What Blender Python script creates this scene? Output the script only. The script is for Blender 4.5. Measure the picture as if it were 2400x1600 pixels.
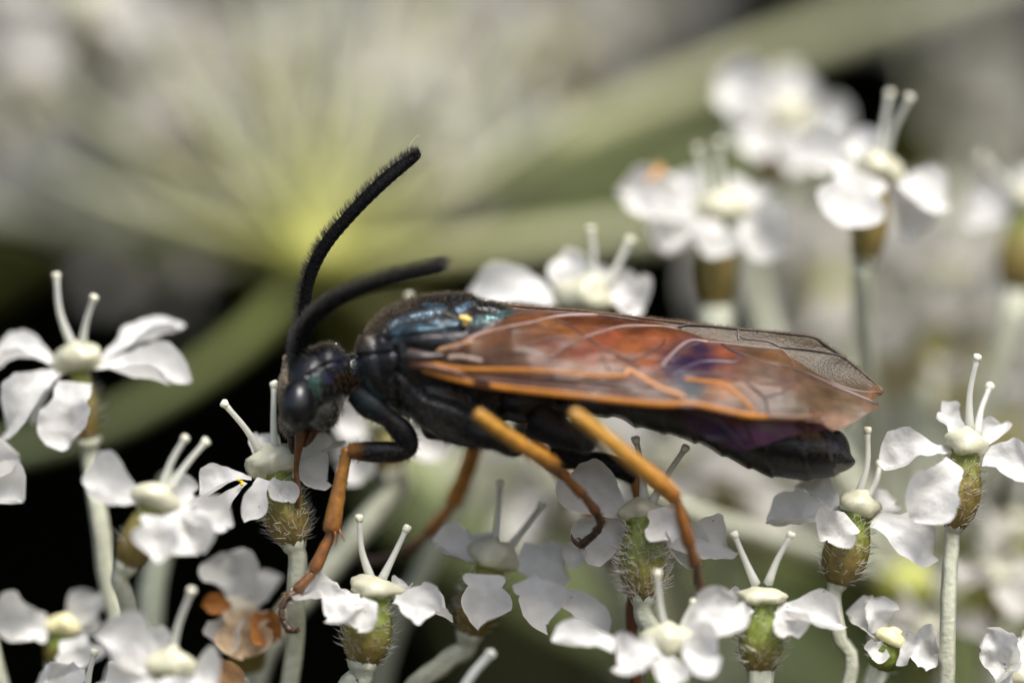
import bpy, math, random
import numpy as np
from mathutils import Vector, Matrix, Quaternion, noise

random.seed(7)
for o in list(bpy.data.objects):
    bpy.data.objects.remove(o, do_unlink=True)
S = bpy.context.scene
C = S.collection
S.unit_settings.system = 'METRIC'
S.unit_settings.scale_length = 0.001          # macro subject: one unit is one millimetre
V3 = Vector

# ------------------------------------------------------------------ camera, world, sun, exposure
DIST = 150.0                                   # working distance of the macro lens, mm
PPM = 140.0                                    # photograph pixels per mm in the plane of focus
cam = bpy.data.objects.new('camera', bpy.data.cameras.new('camera'))
C.objects.link(cam)
cam.location = (0, -DIST, 0)
cam.rotation_euler = (math.radians(90), 0, 0)
cam.data.sensor_width = 36
cam.data.lens = 36 * DIST / (2400 / PPM)
cam.data.clip_start = 1
cam.data.clip_end = 20000
cam.data.dof.use_dof = True
cam.data.dof.focus_distance = DIST
cam.data.dof.aperture_fstop = cam.data.lens * 1e-3 / (2 * 6.0)     # 12 mm wide entrance pupil
cam.data.dof.aperture_blades = 0
S.camera = cam

SUN_DIR = V3((0.26, -0.42, 0.86)).normalized()     # towards the sun
world = bpy.data.worlds.new('World'); S.world = world; world.use_nodes = True
wn = world.node_tree.nodes; wl = world.node_tree.links
sky = wn.new('ShaderNodeTexSky'); sky.sky_type = 'NISHITA'; sky.sun_disc = False
sky.sun_elevation = math.asin(SUN_DIR.z)
sky.sun_rotation = math.atan2(SUN_DIR.x, SUN_DIR.y)
sky.air_density = 1.0; sky.dust_density = 4.5; sky.ozone_density = 1.0
bg = wn['Background']; bg.inputs['Strength'].default_value = 0.125
wl.new(sky.outputs[0], bg.inputs['Color'])
sun = bpy.data.objects.new('sun', bpy.data.lights.new('sun', 'SUN')); C.objects.link(sun)
sun.data.energy = 2.7; sun.data.angle = math.radians(26); sun.data.color = (1.0, 0.99, 0.97)
sun.rotation_euler = SUN_DIR.to_track_quat('Z', 'Y').to_euler()
S.view_settings.view_transform = 'Standard'; S.view_settings.look = 'None'
S.view_settings.gamma = 1.0; S.view_settings.use_curve_mapping = False
S.view_settings.exposure = 0.86
S.cycles.use_denoising = True
S.cycles.max_bounces = 6; S.cycles.diffuse_bounces = 3; S.cycles.glossy_bounces = 3; S.cycles.transparent_max_bounces = 12
S.cycles.sample_clamp_indirect = 6

# ------------------------------------------------------------------ helpers
def W(x, y, d=0.0):
    """photograph pixel + distance behind the plane of focus (mm) -> world point"""
    s = (DIST + d) / DIST
    return V3(((x - 1200) / PPM * s, d, (800 - y) / PPM * s))

def lin(r, g, b):
    f = lambda c: (c / 255 / 12.92) if c / 255 <= 0.04045 else ((c / 255 + 0.055) / 1.055) ** 2.4
    return (f(r), f(g), f(b))

def mix3(a, b, t): return tuple(a[i] * (1 - t) + b[i] * t for i in range(3))

def mat(name, rough=0.6, spec=0.5, sss=0.0, rad=0.3, transl=0.0, bump=0.0, bscale=10.0, var=0.0, vscale=4.0,
        metal_attr=False, aniso=None, specks=0.0, coat=0.0, film=0.0, transp=0.0, sheen=0.0, thin_t=(1, 1, 1)):
    m = bpy.data.materials.new(name); m.use_nodes = True
    n = m.node_tree.nodes; l = m.node_tree.links
    p = n['Principled BSDF']; out = n['Material Output']
    at = n.new('ShaderNodeAttribute'); at.attribute_name = 'Col'
    col = at.outputs['Color']
    tc = n.new('ShaderNodeTexCoord')
    if var:
        nz = n.new('ShaderNodeTexNoise'); nz.inputs['Scale'].default_value = vscale; nz.inputs['Detail'].default_value = 5
        l.new(tc.outputs['Object'], nz.inputs['Vector'])
        mr = n.new('ShaderNodeMapRange'); mr.inputs['From Min'].default_value = 0.3; mr.inputs['From Max'].default_value = 0.7
        mr.inputs['To Min'].default_value = 1 - var; mr.inputs['To Max'].default_value = 1 + var
        l.new(nz.outputs['Fac'], mr.inputs['Value'])
        mx = n.new('ShaderNodeVectorMath'); mx.operation = 'SCALE'
        l.new(col, mx.inputs[0]); l.new(mr.outputs[0], mx.inputs['Scale']); col = mx.outputs[0]
    if specks:                                   # sparse dark dust specks
        vo = n.new('ShaderNodeTexVoronoi'); vo.inputs['Scale'].default_value = specks
        l.new(tc.outputs['Object'], vo.inputs['Vector'])
        lt = n.new('ShaderNodeMath'); lt.operation = 'LESS_THAN'; lt.inputs[1].default_value = 0.075
        l.new(vo.outputs['Distance'], lt.inputs[0])
        sx = n.new('ShaderNodeSeparateColor'); l.new(vo.outputs['Color'], sx.inputs[0])
        gt = n.new('ShaderNodeMath'); gt.operation = 'GREATER_THAN'; gt.inputs[1].default_value = 0.72; l.new(sx.outputs[0], gt.inputs[0])
        mu = n.new('ShaderNodeMath'); mu.operation = 'MULTIPLY'; l.new(lt.outputs[0], mu.inputs[0]); l.new(gt.outputs[0], mu.inputs[1])
        mc = n.new('ShaderNodeMix'); mc.data_type = 'RGBA'; mc.inputs['B'].default_value = (0.05, 0.04, 0.03, 1)
        l.new(mu.outputs[0], mc.inputs['Factor']); l.new(col, mc.inputs['A']); col = mc.outputs['Result']
    l.new(col, p.inputs['Base Color'])
    p.inputs['Roughness'].default_value = rough
    p.inputs['Specular IOR Level'].default_value = spec
    if metal_attr:
        l.new(at.outputs['Alpha'], p.inputs['Metallic'])
    if coat:
        p.inputs['Coat Weight'].default_value = coat; p.inputs['Coat Roughness'].default_value = 0.12
    if film:
        p.inputs['Thin Film Thickness'].default_value = film; p.inputs['Thin Film IOR'].default_value = 1.5
    if sheen:
        p.inputs['Sheen Weight'].default_value = sheen; p.inputs['Sheen Roughness'].default_value = 0.4
    if sss:
        p.inputs['Subsurface Weight'].default_value = sss
        p.inputs['Subsurface Radius'].default_value = (1, 0.95, 0.75); p.inputs['Subsurface Scale'].default_value = rad
    if bump:
        bz = n.new('ShaderNodeTexNoise'); bz.inputs['Scale'].default_value = bscale; bz.inputs['Detail'].default_value = 6
        if aniso:
            mp = n.new('ShaderNodeMapping'); mp.inputs['Scale'].default_value = aniso; mp.inputs['Rotation'].default_value = (0, -0.12, 0)
            l.new(tc.outputs['Object'], mp.inputs['Vector']); l.new(mp.outputs[0], bz.inputs['Vector'])
        else:
            l.new(tc.outputs['Object'], bz.inputs['Vector'])
        bp = n.new('ShaderNodeBump'); bp.inputs['Strength'].default_value = bump; bp.inputs['Distance'].default_value = 0.05
        l.new(bz.outputs['Fac'], bp.inputs['Height']); l.new(bp.outputs['Normal'], p.inputs['Normal'])
    last = p.outputs[0]
    if transl:
        tr = n.new('ShaderNodeBsdfTranslucent'); l.new(col, tr.inputs['Color'])
        ms = n.new('ShaderNodeMixShader'); ms.inputs[0].default_value = transl
        l.new(last, ms.inputs[1]); l.new(tr.outputs[0], ms.inputs[2]); last = ms.outputs[0]
    if transp:
        tp = n.new('ShaderNodeBsdfTransparent'); tp.inputs['Color'].default_value = (*thin_t, 1)
        ms = n.new('ShaderNodeMixShader'); ms.inputs[0].default_value = transp
        l.new(last, ms.inputs[1]); l.new(tp.outputs[0], ms.inputs[2]); last = ms.outputs[0]
    l.new(last, out.inputs['Surface'])
    return m

M = dict(
    petal=mat('petal_white', 0.45, 0.35, specks=5.0, transl=0.42, bump=0.5, bscale=7, var=0.06, vscale=3),
    disc=mat('nectar_disc_cream', 0.36, 0.5, sss=0.5, rad=0.22, bump=0.25, bscale=14, var=0.06),
    style=mat('style_translucent', 0.35, 0.45, sss=0.6, rad=0.15, transl=0.5, bump=0.1, bscale=20),
    ovary=mat('ovary_green_brown', 0.5, 0.4, sss=0.15, rad=0.1, bump=0.5, bscale=9, var=0.28, vscale=6),
    hair=mat('plant_hair', 0.4, 0.4, transl=0.4),
    stalk=mat('stalk_pale', 0.42, 0.4, sss=0.35, rad=0.2, specks=6.0, bump=0.35, bscale=14, var=0.16, vscale=6),
    cuticle=mat('black_cuticle', 0.23, 0.40, bump=0.45, bscale=18, var=0.25, vscale=9, metal_attr=True),
    eye=mat('compound_eye', 0.33, 0.5),
    gloss=mat('black_gloss', 0.16, 0.6),
    antenna=mat('antenna_black', 0.5, 0.06, bump=0.6, bscale=30),
    leg=mat('leg_amber', 0.32, 0.5, sss=0.4, rad=0.18, bump=0.35, bscale=20, var=0.32, vscale=7),
    legdark=mat('leg_black', 0.38, 0.16, bump=0.5, bscale=22, metal_attr=True),
    bristle=mat('bristle', 0.45, 0.4),
    wing=mat('wing_membrane', 0.29, 0.2, transl=0.10, bump=0.6, bscale=3, aniso=(.35, 1, 2.6), var=0.3, vscale=5, transp=0.10, thin_t=(0.8, 0.5, 0.3)),
    hindwing=mat('hindwing_membrane', 0.27, 0.5, transl=0.1, bump=0.4, bscale=3, aniso=(.35, 1, 2.6), var=0.2, vscale=5, film=330, transp=0.10, thin_t=(0.7, 0.5, 0.6)),
    wingfar=mat('wing_membrane_clear', 0.38, 0.5, transl=0.2, bump=0.35, bscale=26, var=0.3, vscale=30, film=330, transp=0.20, thin_t=(0.72, 0.6, 0.42)),
    vein=mat('wing_vein', 0.4, 0.5, var=0.15, vscale=8),
    pollen=mat('pollen', 0.6, 0.3, bump=0.4, bscale=30),
    dead=mat('withered', 0.6, 0.3, transl=0.2, bump=0.5, bscale=8, var=0.25, vscale=5),
    leaf=mat('leaf_green', 0.5, 0.35, transl=0.25, bump=0.2, bscale=1, var=0.25, vscale=0.3),
    soil=mat('soil', 0.95, 0.1, bump=0.6, bscale=0.05, var=0.3, vscale=0.02),
)

def build(name, V, F, m, parent=None, org=V3((0, 0, 0)), col=(0.8, 0.8, 0.8), smooth=True, kind=None):
    me = bpy.data.meshes.new(name)
    me.from_pydata([tuple(V3(v) - org) for v in V], [], F)
    at = me.color_attributes.new('Col', 'FLOAT_COLOR', 'POINT')
    if isinstance(col, tuple) and not hasattr(col[0], '__len__'):
        c = (*col, 1.0) if len(col) == 3 else col
        if m in (M['cuticle'], M['legdark']): c = (*col[:3], 0.0)
        at.data.foreach_set('color', list(c) * len(V))
    else:
        fl = []
        for c in col: fl += (list(c) + [0.0])[:4] if len(c) == 3 else list(c)
        at.data.foreach_set('color', fl)
    me.materials.append(m)
    if smooth: me.polygons.foreach_set('use_smooth', [True] * len(F))
    me.update()
    o = bpy.data.objects.new(name, me); C.objects.link(o)
    if parent: o.parent = parent
    if kind: o['kind'] = kind
    return o

def thing(name, label, cat, loc=V3((0, 0, 0)), group=None):
    o = bpy.data.objects.new(name, None); o.empty_display_size = 0.2; C.objects.link(o)
    o.location = loc; o['label'] = label; o['category'] = cat
    if group: o['group'] = group
    return o

def tag(o, label, cat, group=None, kind=None):
    o['label'] = label; o['category'] = cat
    if group: o['group'] = group
    if kind: o['kind'] = kind

def spline(P, n):
    """Catmull-Rom through tuples/vectors, n samples"""
    P = [np.array(p, float) for p in P]
    P = [2 * P[0] - P[1]] + P + [2 * P[-1] - P[-2]]
    k = len(P) - 3; out = []
    for i in range(n):
        u = i / (n - 1) * k; j = min(int(u), k - 1); t = u - j
        a, b, c, d = P[j:j + 4]
        out.append(0.5 * (2 * b + (c - a) * t + (2 * a - 5 * b + 4 * c - d) * t * t + (3 * b - a - 3 * c + d) * t ** 3))
    return out

def tube(pts, rad, seg=10, flat=1.0, up=None):
    pts = [V3(p) for p in pts]; n = len(pts)
    if not hasattr(rad, '__len__'): rad = [rad] * n
    V, F = [], []
    t0 = (pts[1] - pts[0]).normalized()
    a = up or V3((0, -1, 0))
    e1 = (a - t0 * a.dot(t0))
    if e1.length < 1e-4: e1 = t0.orthogonal()
    e1.normalize()
    for i in range(n):
        t = (pts[min(i + 1, n - 1)] - pts[max(i - 1, 0)]).normalized()
        e1 = (e1 - t * e1.dot(t)).normalized(); e2 = t.cross(e1)
        for k in range(seg):
            an = 2 * math.pi * k / seg
            V.append(pts[i] + e1 * (math.cos(an) * rad[i] * flat) + e2 * (math.sin(an) * rad[i]))
    for i in range(n - 1):
        for k in range(seg):
            F.append((i * seg + k, i * seg + (k + 1) % seg, (i + 1) * seg + (k + 1) % seg, (i + 1) * seg + k))
    V.append(pts[0] - t0 * rad[0] * 0.5); p0 = len(V) - 1
    V.append(pts[-1] + (pts[-1] - pts[-2]).normalized() * rad[-1] * 0.5); p1 = len(V) - 1
    for k in range(seg):
        F.append((p0, (k + 1) % seg, k)); F.append((p1, (n - 1) * seg + k, (n - 1) * seg + (k + 1) % seg))
    return V, F

def stube(P, n=16, seg=10, flat=1.0):
    """tube through px points (x, y, d, width_px)"""
    s = spline(P, n)
    return tube([W(p[0], p[1], p[2]) for p in s], [max(p[3], 0.5) / 2 / PPM for p in s], seg, flat), s

def frame(ax):
    ax = ax.normalized()
    e1 = V3((0, -1, 0)); e1 = e1 - ax * e1.dot(ax)
    if e1.length < 0.05: e1 = ax.orthogonal()
    e1.normalize()
    return e1, ax.cross(e1)

def lathe(o, ax, prof, seg=16, rib=0.0, nrib=5, sq=1.0):
    e1, e2 = frame(ax); ax = ax.normalized(); V, F = [], []
    for h, r in prof:
        for k in range(seg):
            an = 2 * math.pi * k / seg
            rr = r * (1 + rib * math.cos(an * nrib))
            V.append(o + ax * h + e1 * (math.cos(an) * rr * sq) + e2 * (math.sin(an) * rr))
    n = len(prof)
    for i in range(n - 1):
        for k in range(seg):
            F.append((i * seg + k, i * seg + (k + 1) % seg, (i + 1) * seg + (k + 1) % seg, (i + 1) * seg + k))
    V.append(o + ax * prof[0][0]); V.append(o + ax * prof[-1][0]); a, b = len(V) - 2, len(V) - 1
    for k in range(seg):
        F.append((a, (k + 1) % seg, k)); F.append((b, (n - 1) * seg + k, (n - 1) * seg + (k + 1) % seg))
    return V, F

def ellipsoid(c, r, rot=None, su=24, sv=14):
    rot = rot or Matrix.Identity(3); V, F = [], []
    for i in range(sv + 1):
        th = math.pi * i / sv
        for k in range(su):
            ph = 2 * math.pi * k / su
            V.append(c + rot @ V3((r[0] * math.sin(th) * math.cos(ph), r[1] * math.sin(th) * math.sin(ph), r[2] * math.cos(th))))
    for i in range(sv):
        for k in range(su):
            F.append((i * su + k, (i + 1) * su + k, (i + 1) * su + (k + 1) % su, i * su + (k + 1) % su))
    return V, F

def join(parts):
    V, F = [], []
    for v, f in parts:
        b = len(V); V += list(v); F += [tuple(i + b for i in q) for q in f]
    return V, F

def hairs(items, sides=3):
    """items: (root, direction, length, radius, bend vector) -> curved tapering three-sided hairs"""
    V, F = [], []
    for p, d, L, r, bend in items:
        d = d.normalized(); e1 = d.orthogonal().normalized(); e2 = d.cross(e1); b = len(V)
        m = p + d * L * 0.55 + bend * L * 0.25; tip = p + d * L + bend * L
        for q, rr in ((p, r), (m, r * 0.7)):
            for k in range(sides):
                an = 2 * math.pi * k / sides
                V.append(q + e1 * math.cos(an) * rr + e2 * math.sin(an) * rr)
        V.append(tip)
        for k in range(sides):
            k2 = (k + 1) % sides
            F.append((b + k, b + k2, b + sides + k2, b + sides + k)); F.append((b + sides + k, b + sides + k2, b + 2 * sides))
    return V, F

# ------------------------------------------------------------------ setting: ground and a dark leaf mass added behind to block light
gv = []; n = 24
for j in range(n + 1):
    for i in range(n + 1):
        x = (i / n - 0.5) * 9000; y = (j / n - 0.5) * 9000
        gv.append((x, y, -420 + 14 * noise.noise(V3((x * 0.004, y * 0.004, 0)))))
gf = [(j * (n + 1) + i, j * (n + 1) + i + 1, (j + 1) * (n + 1) + i + 1, (j + 1) * (n + 1) + i) for j in range(n) for i in range(n)]
g = build('ground', gv, gf, M['soil'], col=(0.035, 0.028, 0.018)); g['kind'] = 'structure'

def shade_hedge():
    """leaf mass added to keep sun and sky off the background: leaves over a hollow that opens towards the flowers"""
    rnd = random.Random(3); V, F, cols = [], [], []
    def leaf(c, nrm, size):
        t = nrm.orthogonal().normalized(); t = Quaternion(nrm, rnd.uniform(0, 6.28)) @ t
        s = nrm.cross(t); b = len(V); k = rnd.uniform(0.5, 1.2)
        for (u, w, h) in ((0, 0, 0), (0.45, 0.34, 0.06), (1, 0, -0.08), (0.45, -0.34, 0.06)):
            V.append(c + t * (u - 0.5) * size + s * w * size + nrm * h * size)
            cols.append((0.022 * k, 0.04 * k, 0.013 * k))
        F.append((b, b + 1, b + 2)); F.append((b, b + 2, b + 3))
    for i in range(13000):
        # hollow: half dome round (0, 60, -60), opening towards the camera
        th = rnd.uniform(-1.75, 1.75); ph = rnd.uniform(-0.95, 1.50)
        r = rnd.uniform(0, 1) ** 0.7 * 110
        dirv = V3((math.sin(th) * math.cos(ph), math.cos(th) * math.cos(ph), math.sin(ph)))
        c = V3((0, 120, -40)) + V3((dirv.x * (300 + r), dirv.y * (900 + r), dirv.z * (230 + r)))
        if c.y < 95: continue
        nrm = (-dirv + V3((rnd.uniform(-1, 1), rnd.uniform(-1, 1), rnd.uniform(-1, 1))) * 0.9).normalized()
        leaf(c, nrm, rnd.uniform(40, 90))
    o = build('shade_hedge', V, F, M['leaf'], col=cols, smooth=False)
    tag(o, 'added mass of dark leaves that shades the background behind the flowers', 'shade_hedge', kind='stuff')
shade_hedge()

# ------------------------------------------------------------------ flowers
WHITE = (0.77, 0.76, 0.725)
CREAM = (0.45, 0.44, 0.32)
STALK = (0.45, 0.46, 0.35)

def petal_mesh(B, T, nrm, width, arch=0.15, cup=0.12, notch=0.1, crumple=0.06, seed=0, ns=15, nt=11, claw=0.25, curl=0.0):
    L = (T - B).length; ax = (T - B).normalized()
    nrm = (nrm - ax * nrm.dot(ax)).normalized()
    side = ax.cross(nrm).normalized(); V, F = [], []
    kx = [0, .12, .3, .5, .68, .82, .92, 1.0]; ky = [claw, claw * 1.15, .62, .93, 1.0, .90, .66, .16]
    rs = random.Random(seed); asym = rs.uniform(-.14, .14); twist = rs.uniform(-.45, .45); width *= 1.1; crumple *= 1.5; side0 = side; n0 = nrm; cup = cup * 1.7 + rs.uniform(-.05, .2); crumple *= 1.15
    for i in range(ns):
        s0 = i / (ns - 1)
        w = np.interp(s0, kx, ky) * width / 2
        ca, sa = math.cos(twist * s0), math.sin(twist * s0); side = side0 * ca + n0 * sa; nrm = n0 * ca - side0 * sa
        for j in range(nt):
            t = j / (nt - 1) * 2 - 1
            s = s0 * (1 - notch * math.exp(-(t / 0.3) ** 2) * s0 * s0) * (1 + asym * t * s0)
            p = B + ax * (s * L) + side * (t * w)
            h = arch * L * 4 * s0 * (1 - s0) * (0.6 + 0.4 * s0)
            h += cup * w * (t * t - 0.3) * 2 * min(1, s0 * 2)
            h += 0.22 * w * t ** 6 * s0 - 0.10 * w * math.exp(-((abs(t) - .5) / .2) ** 2) * math.sin(s0 * 3.14)
            h -= 0.13 * width * math.exp(-(t / 0.22) ** 2) * s0 * (1 - s0) * 2
            h += curl * L * max(0, s0 - 0.6) ** 2 * 3
            q = p * 2.1 + V3((seed * 3.7, seed * 1.3, 0))
            h += crumple * width * (noise.noise(q) + 0.55 * noise.noise(q * 2.6)) * min(1, s0 * 2.5)
            edge = min(1, abs(t) ** 4 + max(0, s0 - .85) * 4) * crumple * width * 0.5
            h += edge * noise.noise(q * 4.0)
            p2 = p + nrm * h + side * (edge * 0.6 * noise.noise(q * 3 + V3((9, 0, 0)))) + ax * (edge * noise.noise(q * 3.3 + V3((0, 7, 0))))
            V.append(p2)
    for i in range(ns - 1):
        for j in range(nt - 1):
            a = i * nt + j; F.append((a, a + 1, a + nt + 1, a + nt))
    return V, F

TOCAM = V3((0, -1, 0))

def stalk_path(bot, ax, hub, n=14):
    L = (hub - bot).length
    c1 = bot - ax * L * 0.40; c2 = hub + (bot - hub) * 0.25
    out = []
    for i in range(n):
        t = i / (n - 1); a = 1 - t
        out.append(bot * a ** 3 + c1 * 3 * a * a * t + c2 * 3 * a * t * t + hub * t ** 3)
    return out

def flower(label, c, r, styles, petals, ovary, hub, group='flowers of the umbel the sawfly stands on', hair=120, sw=36,
           white=WHITE, cream=CREAM, name='white_flower', dome=0.78, seed=None, brown=0.5, petal_mats=None, obot=None, via=None):
    """c: (x, y, d) centre of the nectar disc, r its half width in px; ovary: (x, y, dd, width px) lower end; hub: stalk foot (x, y, d)"""
    d = c[2]; cen = W(*c); R = r / PPM
    bot = W(ovary[0], ovary[1], d + ovary[2]); ow = ovary[3] / 2 / PPM
    seed = seed if seed is not None else int(c[0] + c[1])
    rs = random.Random(seed)
    ax = (cen - bot).normalized(); e1, e2 = frame(ax)
    hubp = W(*hub)
    t = thing(name, label, 'flower', hubp, group); org = hubp
    dh = R * dome
    # nectar disc: two cushion lobes
    prof = [(-dh * .72, R * .42), (-dh * .62, R * .72), (-dh * .42, R * .93), (-dh * .15, R * 1.0), (dh * .12, R * .97), (dh * .36, R * .85), (dh * .56, R * .66), (dh * .68, R * .50), (dh * .78, R * .32), (dh * .86, R * .18), (dh * .88, R * .05)]
    V, F = lathe(cen, ax, prof, 24, 0.05, 2 + seed % 4, sq=0.8)
    V = [v + (v - cen) * 0.30 * noise.noise(v * 4.2) + (v - cen) * 0.12 * noise.noise(v * 9.0) for v in V]
    dc = [mix3(cream, (0.68, 0.66, 0.36), 0.5 * max(0, -(v - cen).dot(ax) / dh)) for v in V]
    disc = build('nectar_disc', V, F, M['disc'], t, org, col=[(*q, 1) for q in dc])
    for i, (sx, sy, sd, bx, by) in enumerate(styles):
        bp = W(bx, by, d); bp = bp - ax * dh * 0.35; tp = W(sx, sy, d + sd)
        m1 = bp.lerp(tp, 0.5) + e2 * rs.uniform(-.07, .07) * (tp - bp).length
        q = spline([bp, m1, tp], 9); L = (tp - bp).length
        rr = [0.085, 0.075, 0.066, 0.058, 0.053, 0.05, 0.048, 0.047, 0.055]
        V, F = tube(q, rr, 9)
        st = build('style', V, F, M['style'], t, org, col=(0.76, 0.76, 0.68))
        dirv = V3(q[-1]) - V3(q[-2])
        V, F = lathe(tp, dirv, [(-.05, .05), (-.02, .068), (.03, .078), (.06, .07), (.075, .045)], 10)
        V = [v + (v - tp) * 0.25 * noise.noise(v * 14) for v in V]
        build('stigma', V, F, M['disc'], st, org, col=(0.68, 0.66, 0.52))
    # ovary
    top = cen - ax * dh * 0.5; H = (top - bot).length
    prof = [(0, ow * .46), (H * .06, ow * .62), (H * .18, ow * .86), (H * .36, ow * 1.0), (H * .55, ow * .98), (H * .72, ow * .86), (H * .86, ow * .70), (H * .95, ow * .66), (H, ow * .74)]
    V, F = lathe(bot, ax, prof, 30, 0.055, 10)
    oc = []
    for v in V:
        h = (v - bot).dot(ax) / H; k = noise.noise(v * 4) * .25
        br = min(1, max(0, (brown + .22 - h) * 2.2 + k))
        e = math.cos(math.atan2((v - bot).dot(e2), (v - bot).dot(e1)) * 10)
        cc = mix3((0.15, 0.19, 0.028), (0.19, 0.145, 0.035), br * .9)
        cc = mix3(cc, (0.20, 0.11, 0.05), 0.35 * br * (e < -0.2))
        oc.append((*cc, 1))
    ov = build('ovary', V, F, M['ovary'], t, org, col=oc)
    if hair:
        it = []
        for k in range(hair):
            an = rs.uniform(0, 6.283); h = rs.uniform(0.04, 0.9)
            rr = np.interp(h * H, [p[0] for p in prof], [p[1] for p in prof])
            ra = e1 * math.cos(an) + e2 * math.sin(an); tg = -e1 * math.sin(an) + e2 * math.cos(an)
            dr = ra * rs.uniform(.5, .95) + ax * rs.uniform(-.1, .75) + tg * rs.uniform(-.55, .55)
            it.append((bot + ax * (h * H) + ra * rr * 0.97, dr, rs.uniform(.12, .27), .008, ax * rs.uniform(-.1, .4) + tg * rs.uniform(-.25, .25)))
        V, F = hairs(it)
        build('hair', V, F, M['hair'], ov, org, col=(0.72, 0.69, 0.62), kind='stuff')
    # petals
    base = cen - ax * dh * 0.55
    for i, pt in enumerate(petals):
        tx, ty, dd, w, f = pt[:5]; op = pt[5] if len(pt) > 5 else {}
        T = W(tx, ty, d + dd)
        ra = (T - base); ra = ra - ax * ra.dot(ax)
        ra = ra.normalized() if ra.length > 1e-3 else e1
        B = base + ra * (R * 0.62)
        if 'b' in op: B = W(op['b'][0], op['b'][1], d + op['b'][2])
        nrm = (TOCAM * f + ax * (1 - f) + V3(op.get('n', (0, 0, 0))))
        V, F = petal_mesh(B, T, nrm, w / PPM, op.get('arch', .14), op.get('cup', .14), op.get('notch', .1), op.get('crumple', .07), seed * 7 + i, claw=op.get('claw', .26), curl=op.get('curl', 0))
        pc = op.get('col', white); pm = M[op.get('m', 'petal')]
        build('petal', V, F, pm, t, org, col=pc)
    # stalk
    pts = stalk_path(bot, ax, hubp)
    if via:
        s = spline([bot + ax * .02, bot - ax * 0.25] + [W(*v) for v in via] + [hubp], 18); pts = [V3(q) for q in s]
    R0 = sw / 2 / PPM; nn = len(pts)
    rr = [R0 * (1.45 if i == 0 else 1.22 if i == 1 else 1.0) for i in range(nn)]
    pts[0] = pts[0] + ax * 0.06
    V, F = tube(pts, rr, 15)
    V = [v + (v - pts[min(i // 15, nn - 1)]) * (.07 if i % 3 else -.07) if i < nn * 15 else v for i, v in enumerate(V)]
    V = [v + V3((noise.noise(v * 3), noise.noise(v * 3 + V3((5, 0, 0))), 0)) * 0.012 for v in V]
    build('stalk', V, F, M['stalk'], t, org, col=STALK)
    return t

H1 = (560, 2250, 1.5); H2 = (1760, 2250, 1.0); H3 = (2130, 1370, 7.0)
G = 'flowers of the umbel the sawfly stands on'

# tall flower at the left
flower('tall white flower with a forked petal and two short styles against the blurred green stem', (183, 836, 1.6), 58,
       [(132, 648, 0, 170, 800), (219, 700, -.2, 190, 800)],
       [(428, 768, .5, 92, .25, {'arch': .10, 'notch': .05}), (424, 893, -.3, 100, .35, {'arch': .1, 'cup': .2}),
        (-20, 838, .2, 100, .3, {'arch': .22, 'curl': -.3}), (8, 1010, -.2, 95, .45, {'arch': .30}), (85, 985, .3, 70, .3),
        (158, 1042, -.55, 120, .85, {'b': (176, 895, -.4), 'claw': .6, 'notch': .02, 'cup': .2})],
       (208, 1040, .25, 66), H1, hair=70, sw=42, via=[(235, 1230, 1.7), (285, 1480, 1.8)], brown=.75)
# flower at the mouth of the sawfly
flower('white flower under the mouth of the sawfly with pollen on a narrow petal', (641, 1080, .25), 62,
       [(528, 948, -.3, 612, 1056), (642, 903, .2, 640, 1050)],
       [(462, 1165, .1, 80, .3, {'arch': .2, 'b': (590, 1118, -.1)}), (505, 1232, -.2, 46, .5, {'b': (575, 1130, -.2)}),
        (578, 1222, -.5, 58, .75, {'b': (618, 1122, -.35), 'claw': .5, 'notch': .0}), (678, 1178, -.35, 62, .8, {'b': (632, 1126, -.3), 'claw': .4}),
        (772, 1128, .1, 92, .7, {'b': (690, 1095, .1), 'claw': .45, 'arch': .1}), (800, 1040, .6, 95, .5, {'b': (690, 1075, .4), 'arch': .1}),
        (606, 1015, .5, 70, .4, {'arch': .1})],
       (690, 1280, .1, 100), H1, hair=260, sw=42, via=[(693, 1400, .5), (680, 1600, 1.0)], brown=.62)
flower('blurred flower behind the front leg with a thick slanting stalk', (890, 985, 3.6), 52,
       [(850, 880, .3, 880, 960)],
       [(1040, 1075, -.4, 110, .8, {'b': (945, 1010, -.3)}), (775, 975, -.3, 100, .6), (865, 1120, -.7, 96, .8, {'b': (810, 1080, -.6), 'claw': .5}), (980, 930, .4, 100, .5),
        (800, 1090, -.2, 80, .7)],
       (922, 1112, .0, 88), H1, hair=40, sw=58, via=[(800, 1300, 3.4), (590, 1610, 2.6)], brown=.9)
flower('white flower with two parallel styles on the left beside the tall stalk', (367, 1163, -1.4), 50,
       [(432, 1030, 0, 388, 1135), (480, 1037, .2, 400, 1140)],
       [(196, 1140, .0, 125, .6, {'arch': .1, 'cup': .2}), (362, 1312, -.5, 100, .9, {'b': (372, 1208, -.3), 'claw': .7, 'notch': 0, 'cup': .25}),
        (470, 1298, -.2, 110, .7, {'b': (415, 1195, -.1), 'claw': .4}), (538, 1238, .2, 90, .5), (460, 1150, .5, 80, .4)],
       (293, 1330, .3, 84), H1, hair=30, sw=40, via=[(300, 1420, -.8), (330, 1620, 0)], brown=.8)
flower('blurred low flower with a ring shaped petal and yellowish disc', (149, 1462, 2.0), 42,
       [],
       [(-10, 1480, -.2, 125, .8, {'b': (110, 1470, -.1), 'claw': .5, 'cup': .3, 'notch': 0}), (225, 1388, .3, 80, .4), (190, 1575, -.4, 110, .85, {'b': (170, 1495, -.3), 'claw': .5}), (235, 1470, .3, 80, .4)],
       (135, 1560, .2, 74), (300, 2250, 2.5), hair=0, sw=40, cream=(.68, .62, .36))
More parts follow.
